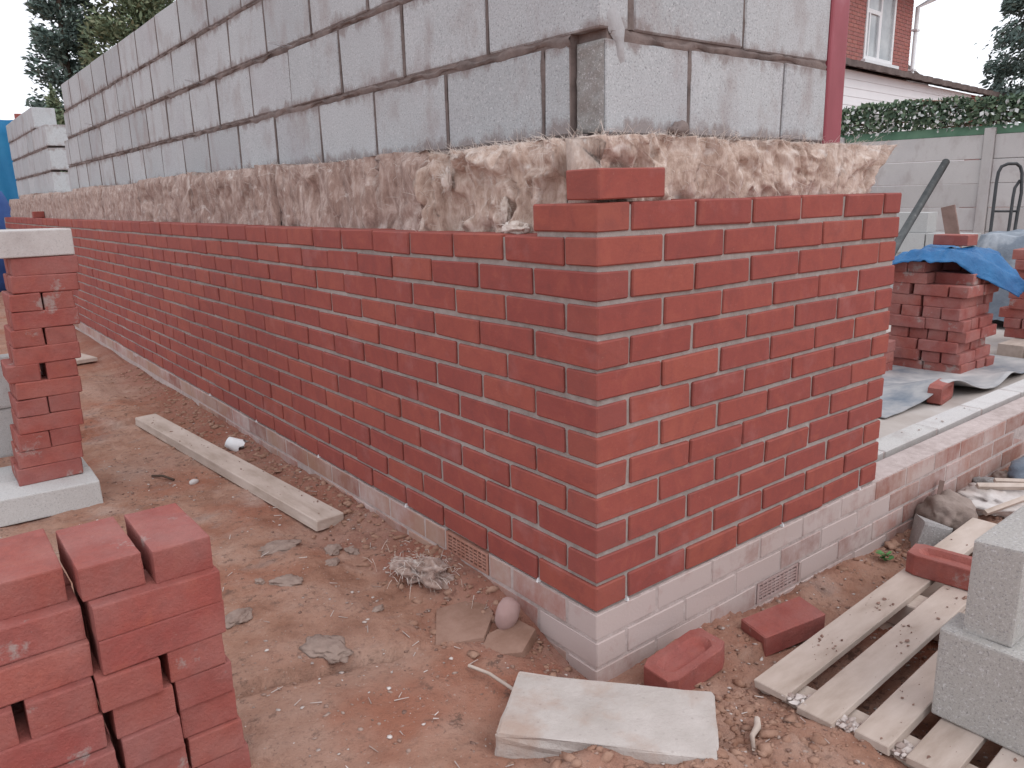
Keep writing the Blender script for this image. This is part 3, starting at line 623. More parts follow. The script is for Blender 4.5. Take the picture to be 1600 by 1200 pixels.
# ================================================================== INSULATION
def batt(name, label, along, a0, a1, z0, z1, front, back, mat, amp, seed, ds, nz=26, fibres=60, torn=0.0, endslope=None):
    n = max(6, int((a1-a0)/ds)); s_ = np.linspace(a0, a1, n+1)
    prof = [(back, z0)]+[(front, z0+(z1-z0)*k/nz) for k in range(nz+1)]+[(front+(back-front)*k/6, z1) for k in range(1, 7)]
    P_ = np.array(prof); m_ = len(P_)
    SS, UU = np.meshgrid(s_, np.arange(m_), indexing='ij'); D0 = P_[UU, 0]; ZZ = P_[UU, 1].copy()
    isf = (UU >= 1) & (UU <= nz+1)
    w = .06*fbm(SS*7, ZZ*7, seed=seed+9, o=3)
    rid = 1-np.abs(fbm((SS+w)*13, ZZ*5+w*9, seed=seed, o=4))*3.2
    lump = fbm((SS+w)*9, (ZZ+w)*11, seed=seed+3, o=4)
    fine = fbm(SS*70, ZZ*42, seed=seed+5, o=3)
    d = amp*(.55*lump+.35*rid)+.0035*fine
    if torn: d = d+torn*(np.clip(rid, -.4, 1)*.55+.6*np.clip(fbm((SS+w*1.5)*17, (ZZ+w)*12, seed=seed+11, o=4), -.3, .6))
    topf = sst(z1-.05, z1, ZZ)
    D0 = np.where(isf, D0-d+topf*.012, D0)
    ZZ = np.where(UU >= nz-2, ZZ+.010*fbm(SS*30, D0*30, seed=seed+7, o=3)+.008*fbm(SS*5, D0*0, seed=seed+8, o=2), ZZ)
    if endslope:
        tz = (ZZ-z0)/(z1-z0); k = (SS-a0)/(a1-a0); SS = SS+k*endslope(tz)*sst(.6, 1, k)
    e_ = .008*fbm(ZZ*40, D0*40, seed=seed+2, o=2)
    SS = SS+np.where((SS < a0+ds) | (SS > a1-ds), e_, 0)
    V = np.stack([D0, SS, ZZ] if along == 'y' else [SS, D0, ZZ], -1).reshape(-1, 3)
    F = []
    for i in range(n):
        for j in range(m_):
            a_, b_ = i*m_+j, i*m_+(j+1) % m_; q_ = (a_, b_, b_+m_, a_+m_)
            F.append(q_ if along == 'y' else q_[::-1])
    F.append(tuple(range(m_))[::-1] if along == 'y' else tuple(range(m_))); F.append(tuple(n*m_+j for j in range(m_)) if along == 'y' else tuple(n*m_+j for j in range(m_))[::-1])
    root = obj(name, meshdata(name, V, F, mat, True)); tag(root, label, 'insulation', 'glass wool batts in the cavity')
    if fibres:
        m = MB(); rg = np.random.default_rng(seed+50)
        for k in range(fibres):
            i_, j_ = int(rg.integers(0, n)), int(rg.integers(nz-2, m_)) if rg.random() < .68 else int(rg.integers(2, nz))
            p = Vector(V[i_*m_+j_]); out = Vector((-1, 0, 0)) if along == 'y' else Vector((0, -1, 0))
            dr = (Vector(rg.normal(0, 1, 3))*.6+out*.6+Vector((0, 0, .5 if j_ > nz-3 else -.3))).normalized(); L = float(rg.uniform(.012, .04))
            b_ = Vector(rg.normal(0, 1, 3))*.4*L
            m.tube([p-dr*.006, p+dr*L*.5+b_*.4, p+dr*L*.8+b_+Vector((0, 0, -.2*L))], [.0007, .0005, .0002], 3, False)
        tag(m.build('loose_fibres', M['fibre'], root), kind='stuff')
    return root
tornb = batt('insulation_batt', 'torn tan end of glass wool beside the wall corner', 'y', .232, .845, .80, 1.112, .104, .198, M['wool'], .020, 301, .006, 46, 700, .060)
for c_, sc_ in [((.058, .355, .903), (.022, .045, .014)), ((.088, .70, 1.03), (.010, .018, .03)), ((.080, .42, .945), (.010, .013, .03))]:
    tf = obj('white_tuft', rock_mesh('white_tuft', *sc_, M['fibre'], int(c_[1]*100), 4, .5, 1.9), tornb, c_)
    m = MB(); rg = np.random.default_rng(int(c_[1]*1000))
    for k in range(120):
        d_ = Vector(rg.normal(0, 1, 3)).normalized(); p = Vector((d_.x*sc_[0]*.7, d_.y*sc_[1]*.8, d_.z*sc_[2]*.8)); L = rg.uniform(.008, .024)
        m.tube([p, p+d_*L*.5+Vector(rg.normal(0, .003, 3)), p+d_*L+Vector(rg.normal(0, .006, 3))], [.0008, .0006, .0002], 3, False)
    tag(m.build('loose_fibres', M['fibre'], tf), kind='stuff')
names_l = ['brownish glass wool batt next to the torn end, behind the long wall top', 'second full grey-brown wool batt along the long wall', 'third full grey-brown wool batt along the long wall', 'fourth full grey-brown wool batt along the long wall', 'fifth full grey-brown wool batt along the long wall', 'sixth full grey-brown wool batt along the long wall', 'seventh full wool batt, near the far opening', 'eighth full wool batt, before the pier', 'farthest grey wool batt ending at the far end of the wall']
ya = .85
for k, lb in enumerate(names_l):
    yb = ya+1.145
    batt('insulation_batt', lb, 'y', ya, yb-.008, .80, 1.128+.012*((k*37) % 5-2)/2+(-.012 if k > 7 else .006), .106, .198, M['wool_old'], .022, 330+k*13, .012 if k < 2 else .022, 24, 160 if k < 2 else 40, .026 if k < 3 else .012)
    ya = yb
batt('insulation_batt', 'tan glass wool batt standing on the short front wall, ragged right end overhanging', 'x', .094, 1.36, .93, 1.113, .100, .197, M['wool'], .024, 500, .006, 38, 1100, .040, endslope=lambda t: -.085+.175*np.clip(t, 0, 1)**1.5)

# ================================================================== LOOSE BRICK STACKS
def worn(sd, mat, amp=.0016):
    me = bbox_mesh('loose_brick', BL, BW, BH, .0032, mat, .0016, 2, 0, 6, seed=sd)
    n = len(me.vertices); co = np.empty(n*3, np.float32); me.vertices.foreach_get('co', co); co = co.reshape(-1, 3).astype(float)
    q = np.abs(co)/np.array([BL/2, BW/2, BH/2]); edge = (np.sort(q, 1)[:, 1] > .9)
    nz = fbm(co[:, 0]*60+sd, co[:, 1]*60, co[:, 2]*60, seed=sd, o=3); co *= (1-(amp*9*np.clip(nz, -.1, .5)*edge+amp*3*nz)[:, None]*np.array([.10, .22, .35])*4)
    me.vertices.foreach_set('co', co.astype(np.float32).ravel()); me.update(); return me
nearb = [worn(840+k, M['brick_loose']) for k in range(7)]
loose = [bbox_mesh('loose_brick', BL, BW, BH, .0035, M['brick_loose'], .0022, 1, .0008, seed=800+k) for k in range(8)]
dusty = [bbox_mesh('loose_brick', BL, BW, BH, .0035, M['brick_dusty'], .0022, 1, .0008, seed=820+k) for k in range(6)]
def lbrick(x, y, z, rz, label, group, tilt=0.0, me_=None):
    o = obj('loose_brick', me_ or rs.choice(nearb if 'near left' in label else dusty if 'pile' in label or 'small stack' in label else loose), None, (x, y, z), (rs.gauss(0, .003)+tilt, rs.gauss(0, .003), R(rz)+rs.gauss(0, .008)))
    return tag(o, label, 'brick', group)
# near stack
G1 = 'bricks of the near left stack'
def near_label(row, what): return 'red brick, near left stack, %s row, %s' % (ORD[row], what)
zt = .380
pitt = [worn(860+k, M['brick_loose'], .0022) for k in range(3)]
lbrick(-.8615, .3075, zt-BH/2, 90, near_label(0, 'end-on, rightmost'), G1, me_=pitt[0])
lbrick(-.979, .318, zt-BH/2-.001, 91, near_label(0, 'end-on, middle one'), G1, me_=pitt[1])
lbrick(-1.0985, .352, zt-BH/2-.004, 90, near_label(0, 'end-on, at picture edge'), G1, me_=pitt[2])
for row in range(1, 8):
    z = zt-BH*row-BH/2; dxr = [0, .002, .003, -.004, .004, .007, .012, .02][row]
    if row in (1, 2):
        lbrick(-.9165+dxr, .2315, z, 1, near_label(row, 'lengthwise at the right'), G1)
        lbrick(-.9165+dxr, .345, z, 0, near_label(row, 'lengthwise at the right, rear'), G1)
    else:
        gap = .014 if row == 3 else .006
        lbrick(-.8595+dxr, .29+.004*(row % 3), z, 89.5, near_label(row, 'end-on at the right corner'), G1)
        lbrick(-.8595-BW-gap+dxr, .286-.008*(row % 2), z, 90, near_label(row, 'end-on, next to the right corner'), G1)
    yo = .262-.012*(row-1)
    zz = z-.004
    if row in (1, 2, 4, 6): lbrick(-1.143+dxr*1.2, yo, zz, 0, near_label(row, 'lengthwise at left edge'), G1, me_=nearb[row % 7]); lbrick(-1.141+dxr, yo+.112, zz, 0, near_label(row, 'lengthwise at left edge, rear'), G1)
    else:
        lbrick(-1.083+dxr*1.2, yo+.05, zz, 90, near_label(row, 'end-on at the left, inner'), G1); lbrick(-1.203+dxr, yo+.05, zz, 90, near_label(row, 'end-on at far left edge'), G1)
# tall stack on a block
G2 = 'bricks of the tall left stack'
blk = lambda n_, sx, sy, sz, mat, sd, b=.005, j=.003: bbox_mesh(n_, sx, sy, sz, b, mat, j, 2, .0006, seed=sd)
o = obj('concrete_block', blk('concrete_block', .44, .215, .10, M['block_pale'], 900), None, (-.93, 2.09, -.085), (0, 0, R(-1.5))); tag(o, 'flat grey concrete block under the tall brick stack', 'concrete block')
o = obj('concrete_block', blk('concrete_block', .44, .215, .10, M['block_pale'], 901), None, (-.93, 2.315, -.085), (0, 0, R(-1))); tag(o, 'flat concrete block under the rear of the tall brick stack', 'concrete block')
zt = .810
for row in range(13):
    z = zt-BH*row-BH/2; dx = [.004, 0, -.004, 0, -.003, .0, -.010, 0, .004, .006, .004, .002, -.004][row]+.004-.0074*row
    def lab(w): return 'red brick, tall left stack, %s row from top, %s' % (ORD[row], w)
    if row in (0, 1, 3, 5, 7, 9, 11, 12):
        lbrick(-.7665+dx, 2.155, z, rs.gauss(0, 1), lab('lengthwise in front'), G2); lbrick(-.7665+dx, 2.268, z, 0, lab('lengthwise behind'), G2)
    else:
        gap = .022 if row == 6 else .004
        lbrick(-.8235+dx-gap/2, 2.21, z, 90+rs.gauss(0, 1), lab('end-on at the left'), G2); lbrick(-.7165+dx+gap/2-.004, 2.212, z, 90, lab('end-on at the right'), G2)
o = obj('concrete_block', blk('concrete_block', .24, .215, .098, M['block_dirty'], 905), None, (-.785, 2.207, .810+.05), (0, 0, R(3))); tag(o, 'pale half block lying on top of the tall brick stack', 'concrete block')
# neighbours of the tall stack at the picture edge
G3 = 'bricks of the stack behind the tall left stack'
for row in range(6):
    z = .775-BH*row-BH/2
    for n_, (xx, yy, rz) in enumerate([(-1.03, 2.62, 90), (-1.14, 2.62, 90)] if row % 2 else [(-1.07, 2.57, 0), (-1.07, 2.68, 0)]):
        lbrick(xx+rs.gauss(0, .008), yy, z, rz, 'red brick, hidden stack behind tall stack, %s row from top, %s' % (ORD[row], (['inner', 'outer'] if row % 2 else ['front', 'rear'])[n_]), G3)
zb = .775-BH*6
for n_, (xx, yy, rz) in enumerate([(-1.07, 2.62, 0)]):
    for lv in range(2):
        o = obj('concrete_block', blk('concrete_block', .44, .10, .215, M['block_pale'], 910+lv, .012), None, (xx, yy+.02*lv, zb-.1075-.215*lv), (0, 0, R(2-4*lv)))
        tag(o, ['upper', 'lower'][lv]+' of two blocks on edge under the partly hidden left stack', 'concrete block')
# pile under the blue sheet
G4 = 'bricks of the pile under the blue sheet'; zf = -.10
def pile(x0, y0, rows, zf, G, desc, skip=lambda r_, n_: False, jit=.011, rz0=0.0):
    for row in range(rows):
        z = zf+BH*row+BH/2; ox, oy = rs.gauss(0, jit), rs.gauss(0, jit)+(.0, .015, .035, -.015)[row % 4]
        spots = [(x0+BW/2+.1115*i, y0+BL/2+.222*j, 90, '%s, %s' % (['right', 'left'][j], ['front', 'second', 'third', 'rear'][i])) for i in range(4) for j in range(2)] if row % 2 == 0 else \
                [(x0+BL/2+.222*i, y0+BW/2+.1115*j, 0, '%s, end-on %s' % (['right end', 'right of middle', 'left of middle', 'left end'][j], ['front', 'rear'][i])) for i in range(2) for j in range(4)]
        for n_, (xx, yy, rz, w) in enumerate(spots):
            if skip(row, n_): continue
            lbrick(xx+ox+rs.gauss(0, jit*.6), yy+oy+rs.gauss(0, jit*.6), z, rz+rs.gauss(0, .8), 'red brick, %s, %s row up, %s' % (desc, (['lowest']+ORD[1:])[row], w), G)
pile(3.55, .64, 10, zf, G4, 'pile under blue tarpaulin', skip=lambda r_, n_: (r_ == 9 and n_ in (1, 0)) or (r_ == 8 and n_ in (0,)))
G5 = 'bricks of the rear right pile'
pile(4.62, .36, 9, -.02, G5, 'pile at right picture edge')
G6 = 'bricks of the small stack by the wall end'
for row in range(3): lbrick(3.30+.01*row, 1.0, zf+BH*row+BH/2, 2*row, 'red brick in the small stack by the wall end, %s row' % ['lowest', 'middle', 'top'][row], G6)
# pale timber under the rear pile
G7 = 'pale boards under the rear brick pile'
for k in range(3):
    o = MB().box(4.35, 5.2, .22+.18*k, .37+.18*k, -.10, -.022).build('timber_board', M['timber']); tag(o, 'pale thick board under the rear brick pile, %s' % ['nearest the low wall', 'middle one', 'farthest from the low wall'][k], 'board', G7)

# ================================================================== LOOSE BRICKS ON THE GROUND
fm = frog_mesh('frogged_brick', M['brick_loose'], 1)
o = obj('frogged_brick', fm, None, (.195, -.115, -.165), (R(2), R(-6), R(-1))); tag(o, 'red brick lying frog up on soil by the plinth corner', 'brick')
o = obj('frogged_brick', loose[3], None, (.595, -.135, -.205), (R(3), R(-4), R(-14))); tag(o, 'red brick lying flat side up below the right air brick', 'brick')
o = obj('frogged_brick', fm, None, (1.145, -.335, -.168+BH/2+.001), (0, 0, R(-82))); tag(o, 'red brick lying frog up across the pallet slats', 'brick')
o = obj('frogged_brick', fm, None, (2.93, .47, zf+BW/2), (R(90), 0, R(8))); tag(o, 'red brick on edge under the lifted grey membrane', 'brick')

# ================================================================== PALLET AND BLOCKS
pa = empty('pallet', (.275, -.258, -.28), 'pale worn timber pallet half sunk in soil beside the low wall', 'pallet'); pa.rotation_euler = (0, 0, R(2.4))
yy = 0.0
for k in range(8):
    w = [.086, .086, .078, .088, .08, .086, .08, .09][k]
    me_ = bbox_mesh('slat', 1.40, w, .020, .002, M['timber'], .003, 1, 0, 3, seed=950+k)
    obj('slat', me_, pa, (.70+rs.gauss(0, .006), yy-w/2, .102), (0, 0, rs.gauss(0, .004))); yy -= w+.036
for x_ in (.06, .70, 1.34): obj('bearer', bbox_mesh('bearer', .09, .98, .078, .003, M['timber_y'], .002, seed=970+int(x_*10)), pa, (x_, -.49, .052))
for y_ in (-.05, -.49, -.93): obj('base_board', bbox_mesh('base_board', 1.40, .09, .018, .002, M['timber'], .002, seed=980), pa, (.70, y_, .003))
o = obj('concrete_block', blk('concrete_block', .10, .44, .215, M['block_new'], 990), None, (.516, -.806, -.168+.1085), (0, 0, R(1))); tag(o, 'lower grey concrete block on edge on the pallet, nearest the camera', 'concrete block')
o = obj('concrete_block', blk('concrete_block', .10, .44, .215, M['block_new'], 991), None, (.82, -.80, -.168+.1085), (0, 0, R(-1))); tag(o, 'rear concrete block on the pallet hidden under the upper one', 'concrete block')
o = obj('concrete_block', blk('concrete_block', .44, .095, .215, M['block_new'], 992), None, (.704, -.668, .047+.1085), (0, 0, R(.5))); tag(o, 'upper grey concrete block laid across the others at right edge', 'concrete block')
# weathered block sunk in soil
o = obj('concrete_block', bbox_mesh('concrete_block', .435, .215, .10, .006, M['block_soil'], .012, 2, .0026, 4, seed=995), None, (-.150, -.185, -.143), (R(-2), R(2.0), R(-48.5))); tag(o, 'pale weathered concrete block lying flat in the soil in front of the corner', 'concrete block')

# ================================================================== SMALL THINGS ON THE SOIL
o = obj('plank', bbox_mesh('plank', .106, 1.90, .042, .003, M['timber_y'], .002, 1, .0006, 5, seed=31), None, (-.221, 2.12, -.108), (0, R(1), R(4.5))); tag(o, 'long pale mortar-stained plank lying beside the wall', 'plank')
o = obj('plank_offcut', bbox_mesh('plank_offcut', .17, .35, .03, .003, M['timber_y'], .002, seed=33), None, (-.27, 5.2, -.10), (0, 0, R(12))); tag(o, 'short pale board offcut far along the wall', 'plank')
m = MB(); pts = 16; V = []
for k, (rd, z) in enumerate([(.026, 0), (.030, .03), (.034, .06), (.036, .075)]): V += [(rd*math.cos(2*math.pi*i/pts)*(1-.45*k/3), rd*math.sin(2*math.pi*i/pts)*(1+.12*k/3), z+.012*math.sin(i*1.7+k)*k/3) for i in range(pts)]
F = [(k*pts+i, k*pts+(i+1) % pts, (k+1)*pts+(i+1) % pts, (k+1)*pts+i) for k in range(3) for i in range(pts)]+[tuple(range(pts))[::-1]]
o = obj('plastic_cup', meshdata('plastic_cup', V, F, M['white'], True), None, (-.125, 2.29, -.085), (R(112), R(15), R(48)))
tag(o, 'crushed white plastic cup lying beside the long plank', 'cup')
o = obj('stone', rock_mesh('stone', .038, .030, .045, M['stone'], 12, 3, .14), None, (-.062, .275, gz(-.062, .275)+.035), (.2, .3, .5)); tag(o, 'rounded pink stone against the plinth near the corner', 'stone')
o = obj('stone', rock_mesh('stone', .022, .014, .013, M['block_dirty'], 15, 2, .2), None, (-.374, 1.98, gz(-.374, 1.98)+.006), (0, 0, .4)); tag(o, 'small white stone on the bare soil left of the plank', 'stone')
sc = obj('wool_scrap', rock_mesh('wool_scrap', .055, .095, .036, M['wool_old'], 44, 5, .62, 2.3), None, (-.110, .60, gz(-.110, .60)+.015), (.1, .1, .45)); tag(sc, 'grey tuft of insulation wool fallen below the left air brick', 'insulation scrap')
m = MB(); rg = np.random.default_rng(5)
for k in range(160):
    p = Vector((rg.normal(0, .05), rg.normal(0, .07), rg.uniform(.0, .035))); d_ = Vector(rg.normal(0, 1, 3)).normalized(); L = rg.uniform(.015, .05)
    m.tube([p, p+d_*L*.5, p+d_*L+Vector((0, 0, -.01))], [.001, .0007, .0003], 3, False)
tag(m.build('loose_fibres', M['fibre'], sc), kind='stuff')
# broken flags near the corner
def flag(name, poly, z, th, mat, label, cat, rot=(0, 0, 0)):
    c = np.mean(poly, 0); n = len(poly); V = [(p[0]-c[0], p[1]-c[1], 0) for p in poly]+[((p[0]-c[0])*.95, (p[1]-c[1])*.95, th) for p in poly]
    F = [tuple(range(n))[::-1], tuple(n+i for i in range(n))]+[(i, (i+1) % n, n+(i+1) % n, n+i) for i in range(n)]
    o = obj(name, meshdata(name, V, F, mat), None, (c[0], c[1], z), rot); return tag(o, label, cat)
M['flag'] = simple('muddy_flag', [(0.3, (0.22, 0.125, 0.09)), (0.7, (0.33, 0.21, 0.165))], 12, 0.95, 0.05, 0.5, 60, .005)
flag('broken_slab', [(-.265, .32), (-.15, .255), (-.06, .33), (-.045, .42), (-.17, .46)], -.158, .035, M['flag'], 'muddy broken slab between the wool tuft and the pink stone', 'slab piece', (R(2), R(-5), 0))
flag('broken_slab', [(-.20, .22), (-.11, .15), (-.02, .20), (-.03, .27), (-.13, .275)], -.160, .030, M['flag'], 'muddy slab piece right under the pink stone', 'slab piece', (R(3), R(-6), 0))
o = MB().tube([(-.252, .185, gz(-.252, .185)+.012), (-.245, .11, -.115), (-.236, .02, -.118)], .0045, 5).build('timber_strip', M['timber_y'], None, True); tag(o, 'thin pale wooden strip pointing at the weathered block', 'wood strip')
o = MB().tube([(-.49, 2.165, gz(-.49, 2.165)+.006), (-.46, 2.11, -.118), (-.43, 2.06, gz(-.43, 2.06)+.006)], .005, 6).build('twig', M['bark'], None, True); tag(o, 'dark twig on bare soil left of the plank', 'twig')
o = MB().tube([(.155, -.352, gz(.155, -.352)+.012), (.118, -.378, gz(.118, -.378)+.02), (.088, -.385, gz(.088, -.385)+.014), (.05, -.415, gz(.05, -.415)+.008)], [.007, .008, .006, .004], 7).build('pale_stick', M['timber'], None, True); tag(o, 'bent pale stick on soil left of the pallet', 'stick')
o = obj('foil_scrap', rock_mesh('foil_scrap', .032, .020, .010, M['lead'], 71, 3, .7), None, (.085, -.232, gz(.085, -.232)+.018), (.2, .1, -.5)); tag(o, 'crumpled silvery foil scrap under the frogged brick', 'scrap')
DR = [(-.437, .851, .05), (-.499, .905, .018), (-.353, 1.105, .06), (-.271, .896, .03), (-.50, .45, .07), (-.173, .96, .03), (-.621, .733, .05), (-.22, 1.0, .04), (.115, -.245, .03), (-.30, .55, .02)]
DL = ['round grey mortar dropping in the middle of the bare soil', 'small grey mortar dropping left of the round one', 'broad flat mortar dropping near the end of the plank', 'crusty mortar dropping right of the round one', 'mortar crust along the edge of the near screed step', 'mortar dropping near the side wall foot', 'faint mortar dropping beside the near brick stack', 'mortar dropping just right of the plank end', 'dark mortar lump beside the foil scrap', 'small mortar dropping left of the wool tuft']
for (x, y, s_), lb in zip(DR, DL):
    o = obj('mortar_dropping', rock_mesh('mortar_dropping', s_, s_*.62, .007+s_*.07, M['mortar_wet'], int(s_*1000)+int(x*100), 4, .45, 2.0), None, (x, y, gz(x, y)+.002), (0, 0, x*9)); tag(o, lb, 'mortar', 'mortar droppings on the soil')
RB = [(1.62, -.20, .035), (1.85, -.26, .03), (2.2, -.05, .05), (1.45, -.03, .03), (2.35, -.06, .04), (2.9, -.08, .06), (3.2, -.12, .05), (1.92, -.02, .035)]
# straw-coloured chips, pebbles, clods: uncountable
def scatter(name, label, mat, n, area, smin, smax, seed, flat=.6, bury=.2, weight=None):
    rg = np.random.default_rng(seed); bm = bmesh.new(); bmesh.ops.create_icosphere(bm, subdivisions=1, radius=1)
    base = np.array([v.co[:] for v in bm.verts]); fc = np.array([[v.index for v in f_.verts] for f_ in bm.faces]); bm.free()
    xs, ys = [], []
    while len(xs) < n:
        x = rg.uniform(area[0], area[1], 4000); y = rg.uniform(area[2], area[3], 4000); k = rg.random(4000)
        ok = (k < weight(x, y)) if weight is not None else k < 2
        ok &= ~((x > -.004) & (y > -.004)); xs += list(x[ok]); ys += list(y[ok])
    xs, ys = np.array(xs[:n]), np.array(ys[:n]); zs = gh(xs, ys)
    sz = smin+(smax-smin)*rg.random(n)**3.2
    V = np.zeros((n, len(base), 3))
    for k in range(n):
        q = base*(1+rg.normal(0, .27, (len(base), 1))); q = q*np.array([rg.uniform(.7, 1.4), rg.uniform(.6, 1.1), rg.uniform(.5, 1)*flat])*sz[k]
        a_ = rg.uniform(0, 6.28); c, s_ = math.cos(a_), math.sin(a_); V[k] = np.stack([q[:, 0]*c-q[:, 1]*s_, q[:, 0]*s_+q[:, 1]*c, q[:, 2]], -1)+[xs[k], ys[k], zs[k]+sz[k]*flat*(.5-bury)]
    F = (fc[None]+(np.arange(n)*len(base))[:, None, None]).reshape(-1, 3)
    me = bpy.data.meshes.new(name); me.vertices.add(len(base)*n); me.vertices.foreach_set('co', V.astype(np.float32).ravel())
    me.loops.add(F.size); me.loops.foreach_set('vertex_index', F.astype(np.int32).ravel()); me.polygons.add(len(F))
    me.polygons.foreach_set('loop_start', np.arange(0, F.size, 3, dtype=np.int32)); me.polygons.foreach_set('loop_total', np.full(len(F), 3, np.int32)); me.update(); me.validate()
    me.materials.append(mat); return tag(obj(name, me), label, None, None, 'stuff')
def wt(x, y):
    rgt = sst(-.25, .15, x)*sst(.3, -.05, y); wl = np.exp(-(x/.16)**2)*(x < 0)*.8
    pn = np.clip(fbm(x*2.1, y*2.1, seed=77, o=3)*1.6+.25, 0, 1); return np.clip(.10+.6*pn+.6*rgt+wl, 0, 1)*sst(4.5, 1.0, y)
M['chip'] = leaf_mat('pale_chips', (0.30, 0.22, 0.19), (0.50, 0.43, 0.40), (0.68, 0.63, 0.60))
M['pebble'] = leaf_mat('soil_pebbles', (0.16, 0.09, 0.07), (0.29, 0.18, 0.14), (0.38, 0.29, 0.25))
scatter('gravel', 'fine reddish grit and pebbles over the soil', M['pebble'], 6500, (-1.1, 2.2, -.9, 4.2), .0012, .0075, 1, .6, .3, wt)
scatter('pale_chips', 'scattered pale mortar and stone chips on the soil', M['chip'], 2000, (-1.1, 2.2, -.9, 3.2), .0012, .0075, 2, .4, .1, wt)
scatter('soil_clods', 'crumbly red soil clods along wall foot and foreground', M['soil'], 2200, (-.6, 2.4, -.75, 4.5), .004, .019, 3, .6, .42, lambda x, y: np.clip(np.exp(-(x/.14)**2)*(x < 0)*.5+1.0*np.exp(-((x+.12)/.30)**2-((y+.30)/.10)**2)+.9*np.exp(-((x-.2)/.18)**2-((y+.36)/.15)**2)+.35*sst(.9, 1.6, x)*(y < 0)*np.exp(-(y/.3)**2), 0, 1))

def crumbs(name, label, mat, pts, smin, smax, seed):
    rg = np.random.default_rng(seed); m = MB(); bm = bmesh.new(); bmesh.ops.create_icosphere(bm, subdivisions=1, radius=1)
    base = np.array([v.co[:] for v in bm.verts]); fc = [tuple(v.index for v in f_.verts) for f_ in bm.faces]; bm.free()
    for p in pts:
        q = base*(1+rg.normal(0, .28, (len(base), 1)))*np.array([rg.uniform(.7, 1.5), rg.uniform(.6, 1.1), rg.uniform(.3, .7)])*(smin+(smax-smin)*rg.random()**3); m.add(q+np.array(p), fc)
    return tag(m.build(name, mat), label, None, None, 'stuff')
pts_, pts2_ = [], []; ca, sa = math.cos(R(2.4)), math.sin(R(2.4)); offs = [0, .122, .244, .358, .482]; ww = [.086, .086, .078, .088, .08]
cl_ = [(rs.uniform(.1, 1.2), rs.randrange(5)) for _ in range(22)]
for k in range(240):
    if k < 170: lx, q = rs.choice(cl_); lx += rs.gauss(0, .03)
    else: lx, q = rs.uniform(.01, 1.35), rs.randrange(5)
    ly = -(offs[q]+ww[q]*rs.uniform(.08, .92)); pts_.append((.275+lx*ca-ly*sa, -.258+lx*sa+ly*ca, -.1675))
for k in range(260):
    q = rs.randrange(4); lx = abs(rs.gauss(0, .035))+.004; ly = -(offs[q]+ww[q]+.018+rs.gauss(0, .014)); pts2_.append((.275+lx*ca-ly*sa, -.258+lx*sa+ly*ca, -.176-lx*.25+rs.gauss(0, .004)))
crumbs('pallet_dirt', 'dark soil crumbs lying on the pallet slats', M['pebble'], pts_, .001, .0065, 21)
crumbs('pallet_rubble', 'pale crumbled mortar packed between the pallet slat ends', M['chip'], pts2_, .004, .013, 22)
pts_ = []
for k in range(70): t_ = rs.random(); pts_.append((-.147-.148*t_+rs.uniform(-.045, .045), 1.19+1.86*t_, -.0855))
crumbs('plank_dirt', 'mortar and soil crumbs on the long plank', M['pebble'], pts_, .001, .006, 23)
pts_ = []
for k in range(80): x_ = rs.uniform(1.4, 4.0); pts_.append((x_, rs.choice([rs.uniform(.01, .09), rs.uniform(.15, .24)]), -.0085))
crumbs('low_wall_dirt', 'crumbs along the top of the low wall', M['chip'], pts_, .001, .006, 24)
m = MB(); rg = np.random.default_rng(31)
for k in range(150):
    x, y = rg.uniform(-.75, .35), rg.uniform(-.55, 1.6)
    if x > -.02 and y > -.02: continue
    a_, L = rg.uniform(0, 6.28), rg.uniform(.008, .035); z = gz(x, y)+.003; d_ = (math.cos(a_)*L, math.sin(a_)*L)
    m.tube([(x, y, z), (x+d_[0], y+d_[1], z+rg.uniform(-.002, .006))], [.0014, .0008], 4)
tag(m.build('wood_splinters', M['chip']), 'thin pale wood splinters strewn over the soil', None, None, 'stuff')
# rubble by the low wall
o = obj('muddy_sack', rock_mesh('muddy_sack', .10, .085, .075, M['sack'], 21, 4, .35, 2.2), None, (1.70, -.10, -.195), (0, 0, .4)); tag(o, 'crumpled muddy brown sack against the low wall', 'sack')
o = obj('block_fragment', bbox_mesh('block_fragment', .13, .10, .10, .012, M['block_rough'], .02, 2, .002, seed=61), None, (1.52, -.115, -.225), (.2, .3, .6)); tag(o, 'broken grey block fragment below the muddy sack', 'rubble')
o = obj('paper_sack', rock_mesh('paper_sack', .16, .11, .055, M['paper'], 25, 4, .4, 2.4), None, (2.02, -.16, -.215), (0, .1, -.3)); tag(o, 'torn dirty white paper sack among rubble', 'sack')
o = obj('grey_bag', rock_mesh('grey_bag', .24, .16, .07, M['tarp_grey'], 27, 4, .25, 1.8), None, (2.52, -.22, -.21), (0, 0, -.3)); tag(o, 'flattened grey bag beyond the paper sack', 'bag')
for k, (p, q, r_, lb) in enumerate([((1.80, -.19, -.19), (2.06, -.27, -.16), .012, 'pale splintered lath lying across the rubble, lower one'), ((1.95, -.10, -.15), (2.10, -.24, -.15), .014, 'pale lath leaning on the paper sack'), ((1.78, -.03, -.22), (1.83, -.02, -.12), .012, 'dark stub of wood upright behind the muddy sack'), ((2.12, -.10, -.17), (2.32, -.28, -.18), .011, 'pale lath at the edge of the grey bag')]):
    o = MB().tube([p, [(a_+b_)/2 for a_, b_ in zip(p, q)], q], r_, 4).build('lath', M['timber_dark'] if k == 2 else M['timber']); tag(o, lb, 'lath')
